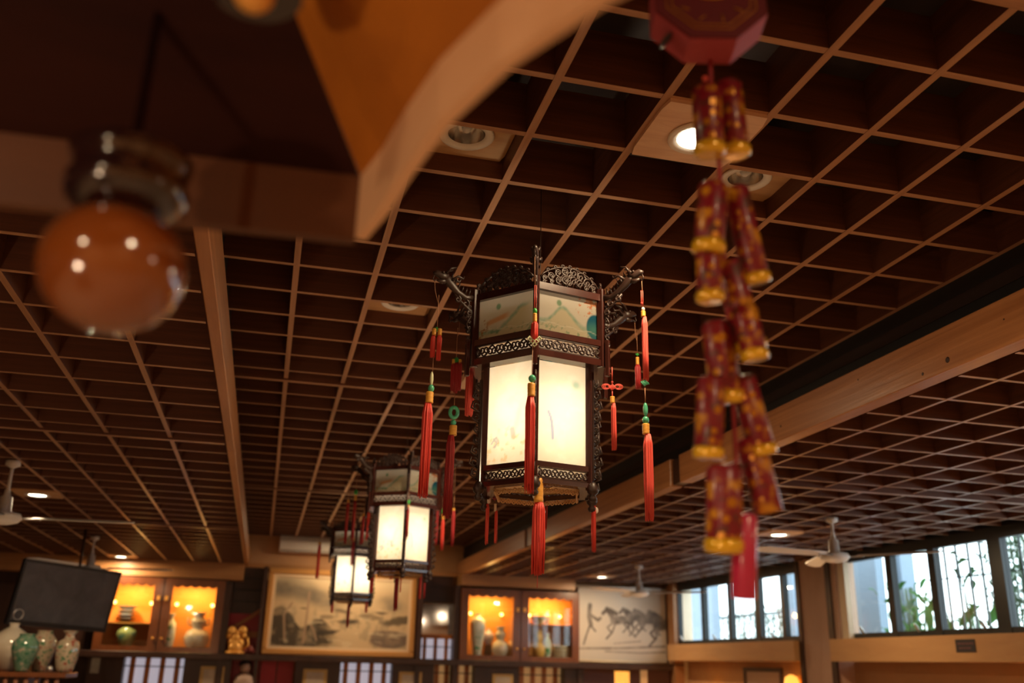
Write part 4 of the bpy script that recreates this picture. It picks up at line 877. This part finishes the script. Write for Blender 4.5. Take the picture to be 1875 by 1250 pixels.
def tassel(px, py, d, els, label, name='hanging_tassel', n=30, group=None):
    """els: (kind, y0, y1, half width px, material) in photograph pixels down one plumb line; it hangs from the nearest fitting"""
    P = at(px, py, d); best = None
    for (cx, cy, phi) in LAN:
        for lv, (Rm, zt, Rn) in LEV.items():
            for i in range(6):
                for R_ in (Rm, (Rm+Rn)/2, Rn):
                    q = Vector((cx+R_*math.cos(phi+PI/3*i), cy+R_*math.sin(phi+PI/3*i), zt)); dz = q.z-P.z
                    c_ = abs(pix((q.x, q.y, P.z))-px)*.004*d/3+abs(_f.dot(q-Vector((0, 0, CZ)))-d)*.5+abs(dz)*.5+(5 if dz < -.09 else 0)
                    if best is None or c_ < best[0]: best = (c_, q, lv)
    q = best[1]; d = _f.dot(q-Vector((0, 0, CZ))); P = Vector((q.x, q.y, P.z)); pxm = d/F_PX
    dxp = px-pix(P); ztop = q.z
    zc0 = min(e[1] for e in els); off = max(-8, min(8, dxp))*pxm; ar = Vector((math.cos(math.atan2(RIGHT.y, RIGHT.x)), math.sin(math.atan2(RIGHT.y, RIGHT.x)), 0))
    P = P+ar*off; t = thing(name, label, 'tassel', (P.x, P.y, P.z), (0, 0, math.atan2(RIGHT.y, RIGHT.x)), group)
    MB().tube([(-off, 0, ztop-P.z+.004), (-off*.8, 0, (ztop-P.z)*.6), (0, 0, zat(P.x, P.y, zc0+14)-P.z)], .0011, 5).obj('hanger', CORD, t)
    for e in els:
        kind, y0, y1, hw, m = e[:5]; dx = (e[5] if len(e) > 5 else 0)*pxm; z0 = zat(P.x, P.y, y0)-P.z; z1 = zat(P.x, P.y, y1)-P.z; r = hw*pxm; L = z0-z1
        if kind == 'cord': MB().tube([(dx, 0, z0), (dx, 0, z1)], max(r, .0009), 5).obj('cord', m, t)
        elif kind == 'bead': MB().sphere((dx, 0, (z0+z1)/2), L/2, 14, 10, (r/(L/2), r/(L/2), 1)).obj('bead', m, t)
        elif kind == 'ring':
            MB().tube([(dx+r*.68*math.cos(q), 0, (z0+z1)/2+L*.36*math.sin(q)) for q in [2*PI*j/20 for j in range(20)]], r*.36, 8, closed=True, flat=.7).obj('jade_ring', m, t)
        elif kind == 'bind':
            prof = []
            for j in range(9): prof.append((r*(.92+.08*(j % 2)), -L*j/8))
            MB().lathe(prof[::-1], 14).obj('binding', m, t, (dx, 0, z0))
        elif kind == 'fringe': link('fringe', fringe(r, L, m, n), t, (dx, 0, z0))
        elif kind == 'knot': link('knot', knot_mesh(r*1.2, m, 0), t, (dx, -.002, (z0+z1)/2))
        elif kind == 'loopknot': link('knot', knot_mesh(r*.75, m, 3), t, (dx, -.002, (z0+z1)/2))
        elif kind == 'diamonds':
            mb = MB()
            for (ox, oz) in ((-1.25, .35), (-.45, -.2), (.45, -.2), (1.25, .35), (0, -.75)):
                q = r*.36; mb.tube([(ox*r*.62+q*math.cos(a_), -.004, oz*r*.9+q*math.sin(a_)) for a_ in (0, PI/2, PI, 3*PI/2)], r*.13, 4, closed=True)
            mb.obj('diamond_ornament', m, t, (dx, -.004, (z0+z1)/2))
    return t
G = 'tassels of the nearest lantern'
tassel(980, 540, 3.10, [('cord', 522, 566, .8, PINKRED, -1), ('cord', 522, 566, .8, PINKRED, 2), ('bead', 564, 574, 4, GREENTH), ('bind', 574, 590, 4, GOLDTH), ('fringe', 590, 626, 6, RED), ('diamonds', 615, 634, 11, CREAMJ),
    ('cord', 634, 686, .8, CORD, -3), ('bead', 686, 700, 6.5, JADE, -3), ('bind', 702, 726, 7, GOLDTH, -4), ('fringe', 726, 905, 8.5, RED, -5)], 'long red tassel with green and white beads down the front edge of the nearest lantern', n=40, group=None)
tassel(802, 545, 3.30, [('cord', 540, 598, .6, CORD, 1), ('knot', 596, 610, 8, GREENTH), ('bind', 602, 614, 4, GOLDTH, -4), ('fringe', 614, 655, 4.2, RED, -5), ('bind', 602, 614, 4, GOLDTH, 6), ('fringe', 614, 660, 4.6, RED, 6),
    ('cord', 655, 682, .7, CORD, -3), ('bead', 680, 706, 3.2, CREAMJ, -4), ('bead', 704, 718, 5.5, JADE, -4), ('bind', 718, 738, 7, GOLDTH, -6), ('fringe', 738, 912, 9, RED, -8)], 'leftmost long tassel of the nearest lantern, with a green knot and two small tassels above', n=44)
tassel(836, 640, 3.64, [('cord', 600, 656, .6, CORD, 0), ('knot', 652, 666, 9, GREENTH), ('fringe', 664, 716, 4, DARKRED, -5), ('fringe', 664, 720, 4, DARKRED, 1), ('fringe', 662, 716, 4, DARKRED, 7), ('bind', 658, 670, 3, GOLDTH, 7), ('bind', 658, 670, 3, GOLDTH, -5),
    ('cord', 716, 745, .7, CORD, 0), ('ring', 742, 768, 10, JADE, 0), ('bead', 768, 779, 5, JADE, 0), ('bind', 779, 797, 7, GOLDTH, 0), ('fringe', 797, 950, 7.5, DARKRED, -3)], 'dark red tassel below a jade ring, second from the left on the nearest lantern', n=40)
tassel(866, 640, 3.48, [('cord', 620, 655, .8, DARKRED), ('knot', 650, 676, 8, DARKRED), ('bind', 674, 684, 4, DARKRED), ('fringe', 682, 762, 8, PINKRED, -2)], 'plump pink tassel beside the upper left edge of the nearest lantern', n=40)
tassel(1177, 540, 3.28, [('cord', 532, 560, .9, PINKRED, -3), ('cord', 532, 560, .9, PINKRED, 0), ('knot', 548, 562, 3.4, PINKRED, -2), ('bead', 562, 570, 3.4, WHITEB), ('bind', 570, 580, 4.6, GOLDTH), ('fringe', 580, 698, 5.5, PINKRED, 2),
    ('knot', 690, 712, 10, JADE), ('cord', 710, 740, .8, CORD), ('bead', 737, 762, 4.4, JADE), ('bead', 762, 776, 6, JADE), ('bind', 776, 795, 6.5, GOLDTH, 0), ('fringe', 795, 955, 8, PINKRED, 3)], 'rightmost long coral tassel of the nearest lantern with green knot and beads', n=44)
tassel(1167, 645, 3.62, [('cord', 610, 648, .5, CORD), ('knot', 644, 654, 5, GREENTH), ('bind', 654, 668, 3.4, GOLDTH), ('fringe', 668, 713, 5.5, DARKRED)], 'short dark red tassel just left of the rightmost long tassel of the nearest lantern')
tassel(1122, 690, 3.38, [('cord', 672, 695, 1, PINKRED), ('loopknot', 696, 722, 16, PINKRED), ('cord', 716, 728, 1, PINKRED), ('bind', 726, 738, 4.4, GOLDTH), ('fringe', 738, 825, 4.8, PINKRED, 2)], 'pink looped endless knot with tassel right of the nearest lantern')
tassel(895, 880, 3.36, [('cord', 865, 888, 1, RED), ('knot', 884, 904, 7, RED), ('bead', 908, 922, 5.5, WHITEB), ('fringe', 922, 998, 3.6, PINKRED, -1)], 'small tassel with a white bead under the left bottom corner of the nearest lantern', n=16)
tassel(909, 895, 3.50, [('cord', 880, 906, .8, CORD), ('knot', 902, 922, 7, DARKRED), ('bind', 922, 936, 2.5, CREAMC, 1), ('fringe', 934, 996, 3, PINKRED, 3)], 'small crimson knotted tassel just right of the white beaded one', n=14)
tassel(988, 880, 3.12, [('cord', 866, 888, 1, RED, -2), ('bind', 876, 920, 9, GOLDTH), ('knot', 886, 902, 7, RED, -6), ('bead', 902, 914, 4, WHITEB, -7), ('fringe', 918, 1054, 11, RED, 1), ('cord', 1040, 1076, .6, PINKRED, 0)], 'big central red tassel with gold bound head under the nearest lantern', n=60)
tassel(1007, 900, 3.42, [('cord', 888, 912, .8, CORD), ('knot', 908, 924, 5, DARKRED, 0), ('bead', 930, 942, 4.4, WHITEB, 0), ('fringe', 942, 1014, 3, PINKRED, -1)], 'thin pale tassel right of the big central tassel of the nearest lantern', n=14)
tassel(1016, 885, 3.62, [('cord', 872, 892, .8, CORD), ('bind', 888, 900, 4.5, RED), ('fringe', 898, 970, 6, DARKRED)], 'short crimson tassel at the back right bottom corner of the nearest lantern', n=26)
tassel(1087, 880, 3.34, [('cord', 872, 892, 1, RED, -2), ('loopknot', 888, 906, 8, RED, -4), ('knot', 906, 922, 7, RED, 0), ('bead', 928, 940, 3.4, WHITEB, 5), ('fringe', 920, 1012, 4.4, RED, 0)], 'small red looped tassel under the right bottom corner of the nearest lantern', n=20)
# fittings joining the tassels to the lantern
def two(px, y0, y1, d, hw, m, label, green=None, gold=False):
    e = [('cord', y0-22, y0, .5, CORD)]
    if green: e.append(('bead', y0-4, y0+6, 3.5, GREENTH)); y0 += 6
    e.append(('bind', y0, y0+(10 if gold else 5), hw*.8, GOLDTH)); e.append(('fringe', y0+(9 if gold else 4), y1, hw, m))
    tassel(px, y0, d, e, label, n=16)
for a in ((638, 915, 997, 6.7, 3, DARKRED, 'leftmost tassel of the middle lantern'), (652, 900, 992, 6.9, 3, DARKRED, 'second tassel from the left on the middle lantern', True, True), (667, 940, 998, 6.9, 2.6, DARKRED, 'short tassel left of the middle lantern body'), (676, 930, 990, 6.7, 2.8, RED, 'tassel touching the left upper edge of the middle lantern body'),
          (748, 918, 988, 6.4, 2.6, DARKRED, 'thin dark tassel down the front edge of the middle lantern', True), (801, 928, 1000, 6.7, 3, DARKRED, 'first tassel right of the middle lantern body'), (812, 935, 1009, 6.6, 3.4, RED, 'brighter tassel with green bead right of the middle lantern', True, True), (831, 930, 1001, 6.5, 3.4, DARKRED, 'rightmost tassel of the middle lantern, behind the near dark red one'),
          (683, 1040, 1087, 6.7, 3, RED, 'tassel under the left bottom corner of the middle lantern'), (705, 1040, 1061, 6.95, 3.6, RED, 'short bright tassel under the back of the middle lantern'), (728, 1042, 1120, 6.55, 4.2, DARKRED, 'big central tassel under the middle lantern', None, True), (738, 1050, 1085, 6.6, 1.4, PINKRED, 'thin strand tassel beside the central tassel of the middle lantern'),
          (771, 1046, 1097, 6.6, 2.6, PINKRED, 'tassel with pink head under the right bottom corner of the middle lantern'), (779, 1046, 1097, 6.65, 2, DARKRED, 'rightmost bottom tassel of the middle lantern'),
          (586, 992, 1061, 9.9, 3.2, RED, 'left tassel of the farthest lantern'), (648, 985, 1036, 9.6, 2.6, DARKRED, 'tassel down the front edge of the farthest lantern'), (666, 960, 997, 9.8, 2, DARKRED, 'short tassel at the right upper corner of the farthest lantern'),
          (610, 1094, 1122, 9.9, 2.6, PINKRED, 'tassel under the left bottom corner of the farthest lantern'), (640, 1094, 1150, 9.75, 3, DARKRED, 'central tassel under the farthest lantern'), (672, 1094, 1122, 9.85, 3, PINKRED, 'tassel under the right bottom corner of the farthest lantern')):
    two(*a)

# ------------------------------------------------------------------ firecracker string close to the viewer
P0 = at(1297, 56, 1.5)
VF = (P0-Vector((0, 0, CZ))).normalized()
t = thing('firecracker_string', 'blurred string of red and gold toy firecrackers hanging under an octagonal red box', 'decoration', tuple(P0))
def Lp(x, y, d): return at(x, y, d)-P0
# octagonal box, its front facing the viewer, roughly plumb
az = math.atan2(RIGHT.y, RIGHT.x); Mo = Matrix.Rotation(az, 4, 'Z') @ Matrix.Rotation(-.10, 4, 'X')
R8 = .096; oc = [(R8*math.cos(PI/8+PI/4*k), R8*1.0*math.sin(PI/8+PI/4*k)) for k in range(8)]
zc = .045
MB().prism([(x, z+zc) for x, z in oc], -.028, .028, M=Mo).obj('octagonal_box', OCTPINK, t)
MB().prism([(x*.985, z*.985+zc) for x, z in oc], -.0315, -.028, M=Mo).obj('front_face', OCTRED, t)
mb = MB()
for sc_ in (.80, .70): mb.tube([(x*sc_, -.032, z*sc_+zc) for x, z in oc], .0011, 4, M=Mo, closed=True)
mb.tube([(-.022+.044*k/8, -.0325, zc-.006-.004*math.sin(PI*k/8)) for k in range(9)], .0022, 5, M=Mo); mb.tube([(-.016, -.0325, zc+.004), (.018, -.0325, zc+.001)], .0018, 5, M=Mo); mb.tube([(-.004, -.0325, zc+.02), (.006, -.0325, zc-.012)], .0016, 5, M=Mo)
for k in range(10): a_ = 2*PI*k/10; mb.tube([(.052*math.cos(a_)+q*math.cos(k), -.0325, zc+.052*math.sin(a_)+q*math.sin(k)) for q in (-.007, 0, .007)], .0012, 4, M=Mo)
mb.obj('gold_pattern', DIMGOLD, t)
MB().lathe([(.015, 0), (.015, .002), (.011, .003), (.001, .003)], 16).obj('side_hole', BLKP, t, tuple(Mo @ Vector((-.071, -.006, zc-.072))), (0, PI*.75, az)) 
cp = [(1300, 95, 1.50), (1302, 150, 1.50), (1310, 230, 1.5), (1317, 300, 1.5), (1322, 420, 1.49), (1330, 520, 1.48), (1340, 700, 1.46), (1348, 850, 1.44), (1356, 960, 1.42)]
MB().tube([Lp(*q) for q in cp], .0035, 6).obj('cord', CORDRED, t)
MB().sphere(tuple(Lp(1291, 144, 1.49)), .005, 10, 8).obj('red_bead', PINKRED, t)
FC = [(1293, 160, 1300, 283, 27, 1), (1331, 150, 1347, 286, 26, 1), (1307, 335, 1297, 462, 28, 1), (1345, 342, 1387, 518, 24, 1), (1297, 440, 1301, 552, 24, 1), (1330, 478, 1377, 642, 27, 1), (1362, 560, 1384, 658, 23, 1),
      (1312, 588, 1331, 738, 29, 1), (1302, 690, 1297, 838, 26, 1), (1357, 688, 1398, 832, 25, 1), (1326, 850, 1326, 1010, 33, 1), (1372, 800, 1408, 938, 27, 0), (1364, 940, 1362, 1096, 23, 0)]
for i, (x0, y0, x1, y1, hw, yel) in enumerate(FC):
    d = 1.5-.10*(y0/1250)+(.03 if i % 2 else -.01); A, B = Lp(x0, y0, d), Lp(x1, y1, d-.02); r = hw*d/F_PX; ax = (A-B); Lh = ax.length
    q = ax.to_track_quat('Z', 'Y').to_matrix().to_4x4(); q.translation = B
    pink = i == 12
    o = MB().lathe([(r*.9, 0), (r, r*.12), (r, Lh-r*.3), (r*.72, Lh), (r*.3, Lh+.001)], 22).obj('firecracker', CRPINK if pink else CRACK, t); o.matrix_local = q
    if yel: MB().lathe([(r*.80, -.002), (r*1.08, 0), (r*1.13, r*.45), (r*1.03, r*.75)], 22).obj('yellow_base', YELLOWF, o)
    if not pink:                                  # printed gold motifs on the foil
        mb = MB()
        for k in range(4):
            for a_ in (-1.9, -1.1, 1.9):
                z = Lh*(.18+.19*k+random.uniform(-.05, .05)); s = r*random.uniform(.12, .34)
                rr = r*1.012; aa = a_+random.uniform(-.2, .2)+k*.3
                mb.add([(rr*math.cos(aa+u_*s/r), rr*math.sin(aa+u_*s/r), z+v_*s) for u_, v_ in ((-1, -.6), (.2, -1), (1, 0), (.3, .9), (-.8, .7))], [(0, 1, 2, 3, 4)])
        mb.obj('printed_motif', DIMGOLD, o)['kind'] = 'stuff'
MB().tube([(0, 0, 0), (0, 0, HC+.15-P0.z-.13)], .0016, 5).obj('hanging_cord', CORDRED, t, (0, 0, .13))

# ------------------------------------------------------------------ carved canopy eave right above the viewer
t = thing('wooden_canopy', 'blurred varnished wooden canopy corner with pale curved edge board and turned ball', 'canopy', (-.2, .9, 2.0))
O = Vector((-.2, .9, 2.0))
def W_(x, y, z): return tuple(Vector((x, y, z))-O)
corner_t, corner_b = (.060, 1.075), (.060, 1.090)
curve = [(.062, 1.082), (.080, 1.000), (.094, .90), (.114, .79), (.150, .68), (.204, .575), (.30, .45), (.42, .33), (.58, .24)]
tz = [.088, .084, .078, .072, .068, .066, .066, .07, .08]
mb = MB()                                             # right curved fascia, a board with thickness
vs = []; th = .014
for i, (x, y) in enumerate(curve):
    a = Vector(curve[max(i-1, 0)]); b = Vector(curve[min(i+1, len(curve)-1)]); tn = (b-a).normalized(); nn = Vector((-tn.y, tn.x))
    o_ = Vector((x, y))+nn*th*(1 if nn.x > 0 else -1)
    vs += [W_(x, y, 2.0), W_(o_.x, o_.y, 2.0), W_(o_.x, o_.y, 2.0+tz[i]+.03), W_(x, y, 2.0+tz[i])]
n = len(curve)
mb.add(vs, [(4*i+j, 4*i+(j+1) % 4, 4*i+4+(j+1) % 4, 4*i+4+j) for i in range(n-1) for j in range(4)]+[(3, 2, 1, 0), (4*n-4, 4*n-3, 4*n-2, 4*n-1)], False)
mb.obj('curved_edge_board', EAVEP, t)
fr = MB(); fr.add([W_(-1.3, 1.16, 2.0), W_(.062, 1.085, 2.0), W_(.062, 1.103, 2.0), W_(-1.3, 1.178, 2.0), W_(-1.3, 1.16, 2.10), W_(.062, 1.085, 2.09), W_(.062, 1.103, 2.13), W_(-1.3, 1.178, 2.13)],
       [(3, 2, 1, 0), (4, 5, 6, 7), (0, 1, 5, 4), (1, 2, 6, 5), (2, 3, 7, 6), (3, 0, 4, 7)])
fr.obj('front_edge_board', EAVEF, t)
hip = (-.043, .906, 2.20); apex = (-.36, .30, 2.56)
s1 = MB(); s1.add([W_(-1.3, 1.16, 2.10), W_(.062, 1.085, 2.089), W_(*hip), W_(*apex), W_(-1.3, .30, 2.56)]+[tuple(Vector(W_(*p))+Vector((0, .006, .012))) for p in ((-1.3, 1.16, 2.10), (.062, 1.085, 2.089), hip, apex, (-1.3, .30, 2.56))],
       [(4, 3, 2, 1, 0), (5, 6, 7, 8, 9), (0, 1, 6, 5), (1, 2, 7, 6), (2, 3, 8, 7), (3, 4, 9, 8), (4, 0, 5, 9)])
s1.obj('front_soffit', mat('shaded_soffit', (.030, .006, .003), .7, spec=.15, noise=((2, 10, 10), (.018, .003, .002), .2)), t)  # shade on this facet put into a darker colour than the side soffit
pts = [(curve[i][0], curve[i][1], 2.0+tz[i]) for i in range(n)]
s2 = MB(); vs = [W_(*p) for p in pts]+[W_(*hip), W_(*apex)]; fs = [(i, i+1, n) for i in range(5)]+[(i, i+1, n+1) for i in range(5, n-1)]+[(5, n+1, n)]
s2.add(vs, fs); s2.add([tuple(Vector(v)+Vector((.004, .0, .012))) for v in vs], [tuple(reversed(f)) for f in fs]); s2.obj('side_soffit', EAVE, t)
bc = at(207, 492, .95); nb = at(232, 312, .96)
def lp(v): return tuple(Vector(v)-O)
MB().sphere(lp(bc), .0725, 32, 20, (1, 1, .93)).obj('ball', KNOBW, t)
nk = Vector((bc.x, bc.y, 0))
MB().lathe([(.030, bc.z+.055-2.0), (.046, bc.z+.064-2.0), (.060, bc.z+.076-2.0), (.063, bc.z+.090-2.0), (.054, bc.z+.100-2.0), (.060, bc.z+.112-2.0), (.063, bc.z+.125-2.0), (.05, bc.z+.135-2.0), (.006, bc.z+.14-2.0), (.005, 2.225-2.0)], 28).obj('turned_neck', KNOBD, t, (bc.x-O.x, bc.y-O.y, 0))
kb = at(465, -14, .88)
MB().sphere(lp(kb), .02, 16, 10).obj('brass_stud', GOLD, t); MB().lathe([(.045, 0), (.04, .02), (.02, .10)], 20).obj('stud_collar', KNOBD, t, tuple(Vector(lp(kb))+Vector((0, .01, .008))))
